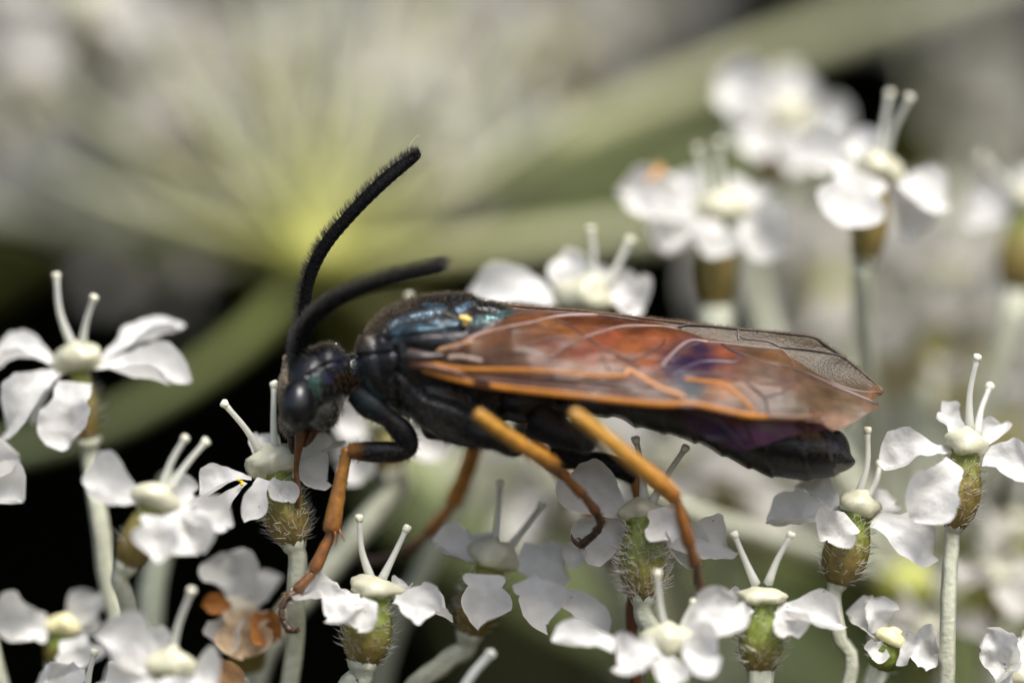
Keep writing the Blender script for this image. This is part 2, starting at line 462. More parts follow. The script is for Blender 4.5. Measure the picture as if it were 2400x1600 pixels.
flower('white flower at the bottom with one thick upright style', (398, 1552, -1.7), 56,
       [(448, 1386, -.2, 402, 1520)],
       [(235, 1500, -.3, 130, .6, {'arch': .2}), (235, 1600, -.5, 120, .8), (515, 1600, -.2, 120, .6), (330, 1470, .5, 90, .4), (400, 1660, -.6, 110, .9)],
       (390, 1720, .2, 90), H1, hair=0, sw=42)
flower('sharp crinkled white petal edge rising from the bottom with a thin style', (150, 1668, -.2), 50,
       [(220, 1530, 0, 205, 1640), (262, 1560, .2, 225, 1640)],
       [(112, 1556, -.2, 116, .75, {'b': (140, 1660, -.2), 'claw': .6, 'crumple': .14, 'cup': .3, 'notch': .05}), (20, 1680, -.2, 110, .5), (280, 1660, 0, 110, .5), (150, 1790, -.3, 100, .8)],
       (160, 1830, .1, 90), H1, hair=0, sw=40)
flower('white flower cut by the picture edge below the tall left flower', (-95, 1110, 1.0), 50,
       [],
       [(48, 1072, 0, 90, .7, {'cup': .3}), (50, 1170, -.3, 110, .8, {'cup': .3, 'notch': 0}), (-200, 1120, 0, 90, .4), (-80, 1230, -.3, 90, .8)],
       (-70, 1270, .2, 80), (200, 2250, 2), hair=0, sw=40)
# withered one
BR = (0.42, 0.17, 0.04)
t = flower('withering flower with brown orange edges behind the front foot', (560, 1425, 1.7), 46, [],
       [(540, 1290, .2, 135, .7, {'b': (575, 1400, .1), 'claw': .5, 'cup': .25, 'notch': 0}), (478, 1425, -.2, 56, .5, {'m': 'dead', 'col': BR, 'b': (560, 1432, -.2)}),
        (655, 1500, -.6, 82, .7, {'m': 'dead', 'col': BR, 'b': (590, 1440, -.4)}), (575, 1545, -.5, 130, .9, {'m': 'dead', 'col': (.62, .47, .30), 'b': (580, 1430, -.35), 'claw': .7, 'cup': .35}),
        (515, 1520, -.3, 90, .8, {'b': (550, 1440, -.3), 'claw': .5}), (660, 1350, .4, 80, .4)],
       (590, 1580, .3, 90), H1, hair=0, sw=44, cream=(.7, .62, .45), name='withered_flower')
flower('low white flower with a brownish fold beside the withering one', (505, 1640, 1.0), 46, [],
       [(500, 1548, -.2, 110, .6, {'m': 'dead', 'col': (.55, .33, .16), 'claw': .5}), (430, 1610, -.2, 100, .6), (590, 1600, -.2, 110, .6), (510, 1720, -.4, 90, .8)],
       (520, 1770, .2, 80), H1, hair=0, sw=40)
# flower at the front foot
flower('white flower with two spread styles and hairy green ovary beside the front foot', (881, 1376, -.25), 64,
       [(842, 1216, 0, 874, 1352), (952, 1240, .1, 894, 1352)],
       [(672, 1420, .05, 92, .35, {'arch': .22, 'b': (840, 1400, -.1), 'crumple': .13}), (765, 1458, -.45, 110, .5, {'arch': .28, 'b': (850, 1408, -.35), 'crumple': .12, 'claw': .35}),
        (838, 1480, -.55, 80, .7, {'b': (868, 1405, -.45), 'claw': .4}), (960, 1372, .5, 56, .5, {'crumple': .14}), (1025, 1432, -.3, 96, .55, {'b': (925, 1405, -.2), 'arch': .16, 'crumple': .1}), (1052, 1452, .3, 80, .4)],
       (850, 1560, .15, 112), H1, hair=260, sw=52, dome=.5, brown=.5, via=[(815, 1612, 0.0), (720, 1800, .6)])
# flower in the middle
flower('white flower with cream dome and long kite shaped petals in front of the green leaf', (1160, 1298, .9), 60,
       [(1171, 1134, 0, 1164, 1268), (1266, 1186, .3, 1192, 1275)],
       [(1020, 1268, 0, 84, .5, {'arch': .12, 'crumple': .1}), (1128, 1466, -.6, 112, .95, {'b': (1135, 1345, -.4), 'claw': .75, 'notch': 0, 'cup': .3}),
        (1332, 1345, 0, 120, .7, {'b': (1215, 1300, .0), 'claw': .5, 'notch': 0, 'arch': .05, 'cup': -.15}), (1282, 1470, -.5, 115, .8, {'b': (1230, 1358, -.3), 'claw': .5, 'arch': .2}),
        (1412, 1478, -.3, 74, .6, {'b': (1270, 1370, -.2), 'claw': .5, 'notch': 0}), (1105, 1250, .6, 70, .4)],
       (1098, 1492, .25, 100), (900, 2250, 1.5), hair=110, sw=46, via=[(1040, 1555, 1.1), (930, 1700, 1.2)], brown=.9)
# sharp hairy flower under the sawfly
flower('sharp flower with densely hairy green brown ovary between the middle and hind foot', (1503, 1196, 0.05), 54,
       [(1491, 1032, 0, 1508, 1168), (1605, 1052, 0, 1524, 1172)],
       [(1322, 1118, .25, 128, .72, {'b': (1468, 1205, .1), 'claw': .28, 'arch': .06, 'crumple': .06, 'notch': .16}), (1352, 1290, .3, 112, .8, {'b': (1466, 1232, .2), 'claw': .5, 'arch': .05}),
        (1332, 1328, .5, 50, .8, {'b': (1380, 1240, .45)}), (1572, 1268, -.5, 88, .8, {'b': (1545, 1190, -.3), 'claw': .6, 'notch': .35, 'crumple': .12}),
        (1716, 1290, .35, 108, .8, {'b': (1570, 1262, .2), 'claw': .35, 'arch': .05, 'notch': 0}), (1640, 1310, .6, 90, .7)],
       (1508, 1408, .0, 108), H2, hair=620, sw=44, dome=.62, brown=.45, via=[(1535, 1495, .1), (1600, 1700, .5)], seed=77)
flower('white flower low in the bunch with two thin styles crossing the hairy ovary behind', (1566, 1500, -1.2), 60,
       [(1541, 1346, -.2, 1564, 1478), (1626, 1414, .1, 1594, 1478)],
       [(1294, 1498, -.1, 78, .5, {'b': (1440, 1512, -.1), 'claw': .5, 'notch': 0}), (1440, 1560, -.4, 105, .7, {'b': (1540, 1515, -.3), 'claw': .4}), (1735, 1405, .2, 120, .6, {'b': (1610, 1500, 0), 'claw': .4}),
        (1690, 1535, -.5, 120, .8, {'b': (1600, 1520, -.4), 'claw': .4}), (1560, 1610, -.6, 90, .9)],
       (1566, 1680, .2, 100), H2, hair=0, sw=42, brown=.1)
flower('white flower with broad flat disc, swollen hairy ovary and wide spread styles', (1786, 1398, -.35), 64,
       [(1722, 1254, 0, 1772, 1360), (1852, 1256, 0, 1800, 1358)],
       [(1978, 1462, -.1, 92, .45, {'b': (1820, 1435, -.2), 'arch': .12, 'claw': .5, 'notch': 0}), (1708, 1470, -.2, 76, .6, {'b': (1762, 1425, -.3)}), (1860, 1490, -.4, 90, .7, {'b': (1825, 1430, -.4)}), (1700, 1415, .4, 70, .4)],
       (1782, 1578, .05, 104), H2, hair=240, sw=44, dome=.42, brown=.35)
flower('white flower just under the tip of the abdomen with a broad drooping petal', (2014, 1182, .3), 54,
       [(2033, 1010, 0, 2016, 1148), (2062, 1090, .4, 2036, 1156)],
       [(1796, 1228, .1, 95, .45, {'arch': .16, 'crumple': .1, 'b': (1975, 1205, 0)}), (1935, 1268, -.45, 110, .6, {'b': (1998, 1222, -.35), 'claw': .5, 'arch': .25, 'cup': .3}),
        (2196, 1298, -.1, 112, .6, {'b': (2048, 1215, -.1), 'claw': .4, 'notch': .05, 'cup': -.1}), (1872, 1138, .5, 70, .5, {'crumple': .16}), (2100, 1180, .6, 70, .4)],
       (1962, 1368, .05, 108), H2, hair=230, sw=36, brown=.62, via=[(1965, 1490, .4), (1985, 1620, .5)])
flower('sharp white flower on a speckled straight stalk at the far right side', (2268, 1036, .1), 54,
       [(2290, 840, 0, 2276, 1000), (2319, 908, .5, 2292, 1006)],
       [(2200, 960, .4, 72, .5, {'crumple': .16, 'b': (2245, 1015, .2), 'claw': .6}), (2060, 1088, .1, 88, .45, {'arch': .2, 'crumple': .12, 'b': (2222, 1055, 0)}),
        (2140, 1218, -.5, 122, .75, {'b': (2240, 1085, -.35), 'claw': .4, 'notch': .04, 'arch': .18}), (2420, 1100, -.1, 100, .6, {'b': (2306, 1070, 0), 'claw': .5, 'notch': 0, 'crumple': .1}), (2350, 990, .6, 60, .4)],
       (2236, 1236, .1, 100), (2190, 2250, .8), hair=230, sw=36, brown=.75, via=[(2222, 1420, .1), (2218, 1620, .2)])
flower('small crumpled half open flower with a yellowish disc low beside the straight stalk', (2092, 1490, .4), 34, [],
       [(1985, 1440, .2, 85, .6, {'crumple': .14}), (2040, 1400, 0, 80, .6, {'crumple': .2, 'b': (2060, 1480, 0), 'claw': .6}), (2200, 1535, -.1, 100, .7, {'crumple': .22, 'b': (2110, 1520, -.1), 'claw': .6, 'cup': .4}), (2040, 1545, -.2, 60, .6, {'crumple': .2})],
       (2060, 1570, .2, 70), H2, hair=20, sw=38, cream=(.74, .70, .40), brown=.1)
flower('crumpled white flower in the lower right corner with brown flecks', (2400, 1585, .1), 46, [],
       [(2312, 1478, 0, 90, .6, {'crumple': .2, 'claw': .6}), (2330, 1610, -.3, 110, .8, {'crumple': .2, 'claw': .6}), (2480, 1560, 0, 100, .6), (2400, 1480, .4, 80, .5, {'crumple': .2})],
       (2400, 1700, .2, 80), (2190, 2250, .8), hair=0, sw=38)
# flowers of the umbellet behind, upper right
G2 = 'out of focus flowers on the umbellet behind the wings'
flower('flower with a round disc like petal facing out and brown ovary, above the wing tip', (2058, 395, 3.2), 58,
       [(2085, 222, .1, 2060, 365), (2130, 232, -.3, 2075, 365)],
       [(1972, 530, -.7, 158, .9, {'b': (2020, 405, -.4), 'claw': .7, 'notch': 0, 'cup': .05, 'arch': .05, 'crumple': .02}), (2220, 478, 0, 120, .5), (1850, 378, 0, 120, .5), (2000, 320, .6, 100, .3), (2150, 560, .4, 110, .6)],
       (2024, 622, .1, 88), H3, G2, hair=30, sw=46, via=[(2035, 900, 4.5), (2060, 1100, 6)], brown=1.0)
flower('flower with a rust spotted petal and long green brown ovary behind the wing', (1688, 485, 4.3), 66,
       [(1636, 350, 0, 1660, 440), (1684, 336, 0, 1690, 440)],
       [(1450, 462, -.2, 140, .5, {'arch': .1}), (1545, 590, -.4, 130, .6), (1840, 580, -.2, 140, .7), (1800, 440, .4, 120, .4), (1660, 600, -.6, 120, .8), (1560, 405, .5, 100, .4),
        (1562, 408, -.35, 46, .5, {'m': 'dead', 'col': (.6, .36, .16), 'b': (1520, 420, -.3), 'claw': .6})],
       (1678, 730, .1, 96), H3, G2, hair=0, sw=60, brown=.7)
flower('strongly blurred topmost white flower of the umbellet behind the wings', (1850, 270, 7.0), 62, [],
       [(1680, 190, 0, 160, .7, {'notch': 0}), (1715, 330, -.4, 150, .7), (1990, 320, 0, 150, .6), (1880, 160, .4, 130, .5), (1850, 400, -.5, 130, .8)],
       (1790, 440, .3, 96), H3, G2, hair=0, sw=60, brown=.9)
flower('half hidden white flower peeping over the back of the sawfly', (1372, 690, 2.6), 66,
       [(1385, 540, 0, 1385, 650), (1476, 566, .2, 1418, 655)],
       [(1320, 590, .3, 96, .6, {'notch': 0, 'claw': .5}), (1112, 700, .1, 110, .5, {'arch': .25}), (1400, 622, .6, 60, .4), (1512, 720, 0, 110, .7, {'b': (1440, 680, 0), 'claw': .5}), (1495, 665, .2, 80, .6)],
       (1365, 850, .3, 96), H3, G2, hair=0, sw=50)
flower('blurred flower with a big green brown ovary at the right picture edge', (2425, 470, 5.5), 64,
       [(2300, 372, -.2, 2410, 460)],
       [(2270, 500, .3, 140, .6), (2560, 500, 0, 130, .6), (2430, 380, .4, 110, .4)],
       (2385, 690, -.1, 128), H3, G2, hair=0, sw=54, brown=.7)

# ------------------------------------------------------------------ background umbels (copies of three prototypes; the origin is the foot of the stalk)
def proto(seed, L=4.4):
    rs = random.Random(seed); t = thing('white_flower', 'x', 'flower'); up = V3((0, 0, 1))
    V, F = tube(spline([(0, 0, 0), (rs.uniform(-.2, .2), rs.uniform(-.2, .2), L * .5), (0, 0, L)], 9), [.17] * 8 + [.2], 8)
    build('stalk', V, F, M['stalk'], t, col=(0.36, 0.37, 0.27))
    V, F = lathe(V3((0, 0, L)), up, [(0, .16), (.2, .3), (.5, .36), (.8, .32), (1.05, .26)], 14, .05, 7)
    build('ovary', V, F, M['ovary'], t, col=[(*mix3((0.24, 0.16, 0.05), (0.18, 0.21, 0.04), min(1, max(0, (v.z - L) / 1.0))), 1) for v in V])
    V, F = lathe(V3((0, 0, L + 1.15)), up, [(-.15, .26), (-.05, .4), (.08, .4), (.2, .26), (.26, .08)], 14)
    build('nectar_disc', V, F, M['disc'], t, col=CREAM)
    for s in (-1, 1):
        V, F = tube(spline([(s * .08, 0, L + 1.3), (s * .22, 0, L + 1.8), (s * .5, rs.uniform(-.2, .2), L + 2.3)], 6), [.08, .07, .06, .055, .05, .07], 7)
        build('style', V, F, M['style'], t, col=(0.66, 0.66, 0.58))
    for k in range(5):
        an = k * 1.2566 + rs.uniform(-.2, .2); ra = V3((math.cos(an), math.sin(an), 0)); Lp = rs.uniform(.9, 1.5)
        B = V3((0, 0, L + 1.05)) + ra * .25; T = B + ra * Lp + up * rs.uniform(-.7, .35)
        V, F = petal_mesh(B, T, up + ra * .2, rs.uniform(.8, 1.1), .16, .15, .1, .08, seed * 9 + k, 8, 7)
        build('petal', V, F, M['petal'], t, col=(0.58, 0.56, 0.51))  # background shade put into the petal colour, darker than WHITE
    return t

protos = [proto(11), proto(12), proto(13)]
used = set()
def place(i, hub, end, label, group, scale_w=1.0):
    """flower i standing on a hub, reaching to end (world points)"""
    p = protos[i % 3]
    if i % 3 in used:
        t = p.copy(); C.objects.link(t)
        for ch in p.children:
            c = ch.copy(); C.objects.link(c); c.parent = t
    else:
        t = p; used.add(i % 3)
    v = end - hub; k = v.length / 5.6
    t.location = hub; t.rotation_mode = 'QUATERNION'
    t.rotation_quaternion = v.to_track_quat('Z', 'Y') @ Quaternion((0, 0, 1), i * 1.7)
    t.scale = (min(k, 1.25) * scale_w, min(k, 1.25) * scale_w, k)
    t['label'] = label; t['group'] = group
    return t

def px_tube(name, P, m, parent, col0, col1, org, n=18, seg=12):
    (V, F), s = stube(P, n, seg)
    cols = [(*mix3(col0, col1, min(1, (i // seg) / (n - 1))), 1) for i in range(len(V))]
    return build(name, V, F, m, parent, org, col=cols)

YG = (0.28, 0.28, 0.055); PG = (0.24, 0.26, 0.20); OG = (0.40, 0.41, 0.30)  # PG is darkened so the rays behind look dim and shaded
hubA = (735, 600, 12)
org = W(*hubA)
ua = thing('flower_umbel', 'blurred pale green umbel of thick rays meeting at a yellow green joint behind the antennae', 'umbel', org)
V, F = ellipsoid(org, (.75, .7, .55)); build('joint', V, F, M['stalk'], ua, org, col=YG)
rays = [[(735, 600, 12, 70), (1000, 470, 13, 74), (1400, 290, 15, 80), (2100, 20, 20, 80), (2500, -120, 24, 80)],
        [(735, 605, 12, 60), (1050, 590, 13, 66), (1500, 545, 14, 70), (2300, 480, 16, 70)],
        [(735, 600, 12, 56), (350, 560, 13, 60), (-200, 470, 14, 60)],
        [(735, 610, 12, 66), (670, 700, 12, 66), (570, 800, 12, 62), (420, 905, 12, 56), (200, 1010, 12, 50), (-200, 1100, 12, 50)],
        [(735, 600, 12, 80), (900, 740, 14, 80), (1300, 1050, 20, 84), (1700, 2200, 30, 110)]]
for ex, ey, ed in ((770, -60, 13), (560, -40, 12), (1090, -80, 14), (40, 130, 13), (660, -20, 15), (900, -60, 14), (330, 60, 12), (180, 260, 14), (1240, 60, 13), (480, 180, 13), (60, 380, 13), (990, 180, 12), (1330, 260, 14)):
    rays.append([(735, 600, 12, 50), ((735 + ex) / 2 + (ex - 735) * .05, (600 + ey) / 2 + 10, (12 + ed) / 2, 42), (ex, ey, ed, 36)])
for k_, r in enumerate(rays): px_tube('ray', r, M['stalk'], ua, YG if k_ != 3 else (0.24, 0.26, 0.06), (0.30, 0.31, 0.24) if k_ != 3 else (0.12, 0.145, 0.075), org)
BD = 1.0
ends = [(40, 400, 15), (150, 300, 17), (310, 210, 14), (420, 470, 16), (330, 480, 18), (200, 500, 19), (420, 330, 20), (560, 130, 17), (480, 60, 20), (250, 60, 16), (180, -10, 13), (640, 150, 22),
        (830, 230, 18), (900, 120, 20), (990, 330, 17), (1090, 420, 15), (1120, 90, 21), (1230, 210, 18), (1330, 120, 22), (1010, 20, 24), (90, 90, 19), (330, 590, 21), (20, 240, 21), (1060, 240, 23), (240, 410, 14), (120, 470, 16), (480, 250, 15), (390, 120, 18), (460, 540, 14), (370, 400, 22), (620, 330, 21), (720, 30, 18), (880, 330, 21), (1190, 330, 20), (1000, 130, 16), (1290, 40, 20)]
subs = {0: (470, 560, 17), 1: (560, 520, 18), 2: (900, 430, 18)}
for i, e in enumerate(ends):
    hb = (300, 640, 18) if e[0] < 330 else (640, 560, 17) if e[0] < 700 else (860, 520, 18) if e[0] < 1050 else (1130, 430, 18)
    nm = {300: 'bunch ending the long low ray behind the antennae', 640: 'bunch right beside the yellow green joint', 860: 'bunch behind the tip of the upright antenna', 1130: 'bunch on the broad diagonal ray'}[hb[0]]
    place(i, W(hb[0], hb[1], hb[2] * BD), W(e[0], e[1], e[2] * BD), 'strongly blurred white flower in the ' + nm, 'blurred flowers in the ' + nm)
# rays carrying the small bunches
for hb in ((300, 640, 18), (640, 560, 17), (860, 520, 18), (1130, 430, 18)):
    px_tube('ray', [(735, 600, 12, 50), ((735 + hb[0]) / 2, (600 + hb[1]) / 2 + 6, 14.6, 44), (hb[0], hb[1], hb[2] * BD, 46)], M['stalk'], ua, YG, PG, org, 8)

# umbellet behind the wings: its joint and the soft flowers round it
org = W(*H3)
ub = thing('umbellet_stalk', 'blurred yellow green joint of the umbellet below the wing tip with thick stalk', 'stalk', org)
V, F = ellipsoid(org, (.7, .7, .5)); build('joint', V, F, M['stalk'], ub, org, col=(0.36, 0.38, 0.08))
px_tube('ray', [(2130, 1380, 7, 80), (2170, 1600, 8, 80), (2300, 2300, 14, 90), (2400, 4500, 24, 120)], M['stalk'], ub, (0.36, 0.38, 0.08), PG, org)
LB = 'soft white flower of the umbellet behind, right of the wing tip'
GB = 'soft flowers right of the wing tip'
for i, e in enumerate([(2210, 640, 11), (2330, 760, 9), (2130, 700, 14), (2270, 900, 12), (2400, 830, 14), (2380, 1000, 11), (2150, 960, 16), (2290, 560, 16), (1930, 640, 13), (1860, 620, 16), (2200, 760, 9), (2320, 880, 8), (2100, 820, 12), (2330, 1340, 5), (2175, 1465, 4.5), (2390, 1230, 7)]):
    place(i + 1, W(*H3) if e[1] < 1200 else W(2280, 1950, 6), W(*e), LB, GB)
LC = 'soft white flower behind and below the abdomen of the sawfly'
GC = 'soft flowers below the abdomen'
for i, e in enumerate([(1560, 1060, 6), (1690, 1080, 8), (1780, 1160, 10), (1330, 1120, 9), (1240, 1040, 11), (1450, 1180, 12)]):
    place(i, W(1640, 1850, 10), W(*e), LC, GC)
px = thing('umbellet_stalk', 'blurred pale stalk running diagonally behind the hind foot to the joint', 'stalk', W(*H3))
px_tube('ray', [(2130, 1370, 7.2, 60), (1900, 1290, 9, 64), (1690, 1190, 11, 70), (1450, 1020, 13, 70), (1200, 850, 15, 70)], M['stalk'], px, PG, (0.5, 0.5, 0.42), W(*H3))
px = thing('umbellet_stalk', 'blurred pale upright stalk behind the two parallel styles', 'stalk', W(330, 2400, 3))
px_tube('ray', [(330, 2400, 3.2, 66), (345, 1520, 3.4, 66), (375, 1280, 3.6, 60), (400, 1120, 3.8, 50)], M['stalk'], px, PG, PG, W(330, 2400, 3))
px = thing('umbellet_stalk', 'blurred pale stalk slanting behind the far front foot', 'stalk', W(760, 2300, 5))
px_tube('ray', [(760, 2300, 5, 64), (890, 1580, 4.5, 60), (1000, 1330, 4.2, 56), (1090, 1120, 4, 50)], M['stalk'], px, PG, PG, W(760, 2300, 5))
# joints of the two bunches in front, with their rays running down to the main stem
for hub, lab in ((H1, 'pale joint and ray carrying the left bunch of flowers'), (H2, 'pale joint and ray carrying the right bunch of flowers')):
    o = W(*hub); u = thing('umbellet_stalk', lab, 'stalk', o)
    V, F = ellipsoid(o, (.8, .8, .6)); build('joint', V, F, M['stalk'], u, o, col=YG)
    px_tube('ray', [(hub[0], hub[1], hub[2], 90), (hub[0] * .5 + 600, 3400, 8, 100), (1150, 6200, 20, 130), (1150, 12000, 30, 170), (1150, 60000, 30, 260)], M['stalk'], u, YG, PG, o, 24)
# dry brown stalk
px = thing('dry_stalk', 'thin dry reddish brown stalk behind the densely hairy ovary', 'stalk', W(1500, 1750, .9))
px_tube('stem', [(1500, 1750, .9, 26), (1490, 1560, .9, 26), (1478, 1440, .8, 24), (1485, 1390, .8, 20)], M['dead'], px, (0.14, 0.055, 0.02), (0.16, 0.06, 0.022), W(1500, 1750, .9))
# single style knob behind the back of the sawfly, and bottom filler styles
px = thing('flower_style', 'small pale style knob rising just behind the thorax', 'style', W(965, 800, 2))
px_tube('filament', [(972, 860, 2, 16), (965, 760, 2, 14), (960, 700, 2, 13), (959, 692, 2, 24), (958, 686, 2, 18)], M['style'], px, (.66, .66, .58), (.7, .68, .55), W(965, 800, 2))
px = thing('flower_style', 'blurred pale style slanting up from the bottom between two stalks', 'style', W(1060, 1680, -1.5))
px_tube('filament', [(1050, 1680, -1.5, 26), (1100, 1590, -1.5, 22), (1140, 1542, -1.5, 20), (1150, 1530, -1.5, 28), (1153, 1524, -1.5, 18)], M['style'], px, (.6, .62, .58), (.62, .64, .58), W(1060, 1680, -1.5))

# green leaves out of focus
def blade(name, label, P, col, group=None):
    """leaf blade: P = (x, y, d, width px) along the midrib"""
    s = spline(P, 22); V, F, cols = [], [], []; nt = 7
    for i, p in enumerate(s):
        c = W(p[0], p[1], p[2]); nx = s[min(i + 1, 21)]; pv = s[max(i - 1, 0)]
        tg = (W(*nx[:3]) - W(*pv[:3])).normalized(); sd = tg.cross(V3((0, -.8, .6))).normalized(); nn = sd.cross(tg)
        w = max(p[3], 2) / 2 / PPM
        for j in range(nt):
            t = j / (nt - 1) * 2 - 1
            V.append(c + sd * t * w + nn * (abs(t) * w * .35 + .05 * noise.noise(c * 2 + sd * t)))
            k = 1 + .25 * noise.noise(c + sd * t * 3); cols.append((col[0] * k, col[1] * k, col[2] * k, 1))
    for i in range(21):
        for j in range(nt - 1): a = i * nt + j; F.append((a, a + 1, a + nt + 1, a + nt))
    o = build(name, V, F, M['leaf'], col=cols); tag(o, label, 'leaf', group); return o
blade('leaf', 'broad blurred green leaf blade low behind the densely hairy ovary', [(900, 1150, 22, 120), (1150, 1230, 22, 330), (1500, 1400, 21, 420), (1850, 1560, 20, 330), (2200, 1800, 20, 60)], (0.11, 0.14, 0.04))
blade('leaf', 'blurred olive leaf blade behind the rust spotted flower', [(1000, 520, 30, 80), (1350, 450, 30, 190), (1700, 400, 30, 240), (1950, 560, 30, 300), (2250, 700, 30, 300)], (0.10, 0.12, 0.035))
blade('leaf', 'blurred yellow green leaf blade behind the straight speckled stalk', [(1800, 1300, 12, 60), (2050, 1330, 12, 200), (2250, 1380, 12, 230), (2500, 1400, 12, 160)], (0.16, 0.18, 0.03))

blade('leaf', 'soft pale green leaf blade behind the feet of the sawfly', [(900, 1020, 13, 60), (1080, 1100, 13, 190), (1300, 1210, 12, 260), (1480, 1330, 12, 240), (1640, 1480, 12, 120)], (0.25, 0.28, 0.13))
blade('leaf', 'soft pale green leaf blade rising behind the crumpled half open flower', [(2330, 1750, 15, 100), (2250, 1500, 15, 170), (2200, 1250, 15, 180), (2160, 1050, 16, 100), (2140, 900, 16, 20)], (0.20, 0.24, 0.09))

# ------------------------------------------------------------------ the sawfly
BLK = (0.006, 0.006, 0.0065)
SO = W(1150, 1200, 0)
saw = thing('sawfly', 'black sawfly with amber brown wings and hairy antennae feeding on the white flowers', 'insect', SO)

def loft(rings, seg=36, p=2.3):
    V, F = [], []
    for x, yt, yb, hw, dc, lean in rings:
        c = W(x, (yt + yb) / 2, dc); hz = (yb - yt) / 2 / PPM
        for k in range(seg):
            a = 2 * math.pi * k / seg; ca, sa = math.cos(a), math.sin(a)
            u = math.copysign(abs(ca) ** (2 / p), ca); v = math.copysign(abs(sa) ** (2 / p), sa)
            V.append(c + V3((lean * v, u * hw, v * hz)))
    n = len(rings)
    for i in range(n - 1):
        for k in range(seg): F.append((i * seg + k, (i + 1) * seg + k, (i + 1) * seg + (k + 1) % seg, i * seg + (k + 1) % seg))
    F.append(tuple(range(seg))); F.append(tuple(reversed(range((n - 1) * seg, n * seg))))
    return V, F

def rotx(a): return Matrix.Rotation(math.radians(a), 3, 'X')
def roty(a): return Matrix.Rotation(math.radians(a), 3, 'Y')
def rotz(a): return Matrix.Rotation(math.radians(a), 3, 'Z')

def make_body():
    thx = spline([(846, 822, 905, .40), (856, 779, 935, .74), (871, 753, 950, .95), (903, 724, 960, 1.10), (944, 705, 975, 1.18), (998, 691, 990, 1.20), (1046, 686, 1000, 1.2), (1090, 686, 1000, 1.15),
                  (1116, 699, 1000, 1.05), (1142, 706, 995, .95), (1190, 720, 985, .9), (1260, 765, 970, .9), (1330, 800, 965, .9)], 40)
    parts = [loft([(a, b, c, d, 0.05, 0) for a, b, c, d in thx], p=2.15)]
    # abdomen with overlapping segments
    ab = spline([(1240, 775, 975, .9), (1409, 810, 979, 1.0), (1466, 820, 1001, 1.02), (1538, 845, 1018, 1.02), (1615, 880, 1041, 1.0), (1672, 900, 1070, .98), (1732, 925, 1098, .96), (1787, 945, 1118, .92),
                 (1873, 965, 1124, .84), (1930, 978, 1114, .74), (1962, 992, 1103, .6), (1982, 1012, 1085, .42)], 110)
    edges = [1320, 1409, 1470, 1535, 1605, 1672, 1732, 1790, 1873, 1935, 2100]
    rg = []
    for x, a, b, hw in ab:
        e0 = max([e for e in edges if e <= x] or [1240]); e1 = min([e for e in edges if e > x])
        f = (x - e0) / (e1 - e0); k = 6.5 * (f ** 1.5 - .4); rg.append((x, a - k * .5, b + k, hw + k / PPM, .08, -.18))
    parts.append(loft(rg, p=2.1))
    parts.append(ellipsoid(W(1962, 1052, -.02), (.22, .42, .34), roty(-12)))
    parts.append(ellipsoid(W(1955, 1093, -.02), (.16, .12, .10), roty(-20)))
    # pleura (both sides), pronotum flanges, scutellum
    for s in (-1, 1):
        oy = -14 * s
        parts.append(ellipsoid(W(1042, 952 - (0 if s < 0 else 20), s * .52), (.98, .62, .50), roty(33)))
        parts.append(ellipsoid(W(880, 862, s * .70), (.30, .30, .60), roty(-16) @ rotz(-s * 25)))
        parts.append(ellipsoid(W(1120, 900, s * .6), (.6, .5, .45)))
        parts.append(ellipsoid(W(1000, 800, s * .92), (.5, .3, .32), roty(8)))
        parts.append(ellipsoid(W(1230, 940, s * .5), (.55, .4, .36)))
    parts.append(ellipsoid(W(1085, 712, 0), (.28, .42, .19), roty(6)))
    parts.append(ellipsoid(W(1150, 735, 0), (.42, .5, .2), roty(8)))
    # neck and head; the head is rolled towards the viewer
    nv = spline([(770, 890, 0), (815, 880, 0), (860, 868, 0)], 8)
    parts.append(tube([W(*q) for q in nv], [.34] * 8, 16))
    R = rotx(-19)
    parts.append(ellipsoid(W(733, 915, .0), (.56, .98, .70), R @ roty(8)))
    parts.append(ellipsoid(W(768, 880, .0), (.40, .90, .50), R))
    parts.append(ellipsoid(W(765, 840, .05), (.25, .5, .17), R))
    parts.append(ellipsoid(W(697, 850, .0), (.22, .45, .26), R))
    parts.append(ellipsoid(W(692, 985, -.1), (.26, .42, .30), R))
    parts.append(ellipsoid(W(752, 962, -.42), (.32, .34, .34), R))
    V, F = join(parts)
    me = bpy.data.meshes.new('tmp'); me.from_pydata([tuple(v) for v in V], [], F); me.update()
    ob = bpy.data.objects.new('tmp', me); C.objects.link(ob)
    md = ob.modifiers.new('r', 'REMESH'); md.mode = 'VOXEL'; md.voxel_size = 0.03
    sm = ob.modifiers.new('s', 'SMOOTH'); sm.factor = .5; sm.iterations = 2
    dg = bpy.context.evaluated_depsgraph_get(); ev = ob.evaluated_get(dg); m2 = ev.to_mesh()
    nV = len(m2.vertices); co = np.empty(nV * 3); m2.vertices.foreach_get('co', co); co = co.reshape(-1, 3)
    no = np.empty(nV * 3); m2.vertices.foreach_get('normal', no); no = no.reshape(-1, 3)
    faces = [tuple(p.vertices) for p in m2.polygons]
    ev.to_mesh_clear(); bpy.data.objects.remove(ob)
    return co, no, faces

co, no, faces = make_body()
sc = (DIST + co[:, 1]) / DIST
PX = 1200 + co[:, 0] / sc * PPM; PY = 800 - co[:, 2] / sc * PPM; DD = co[:, 1]

def poly_dist(P, x, y):
    best = np.full(len(x), 1e9)
    for a, b in zip(P[:-1], P[1:]):
        a = np.array(a, float); b = np.array(b, float); ab = b - a; t = np.clip(((x - a[0]) * ab[0] + (y - a[1]) * ab[1]) / ab.dot(ab), 0, 1)
        best = np.minimum(best, np.hypot(x - a[0] - t * ab[0], y - a[1] - t * ab[1]))
    return best
near = (DD < .55)
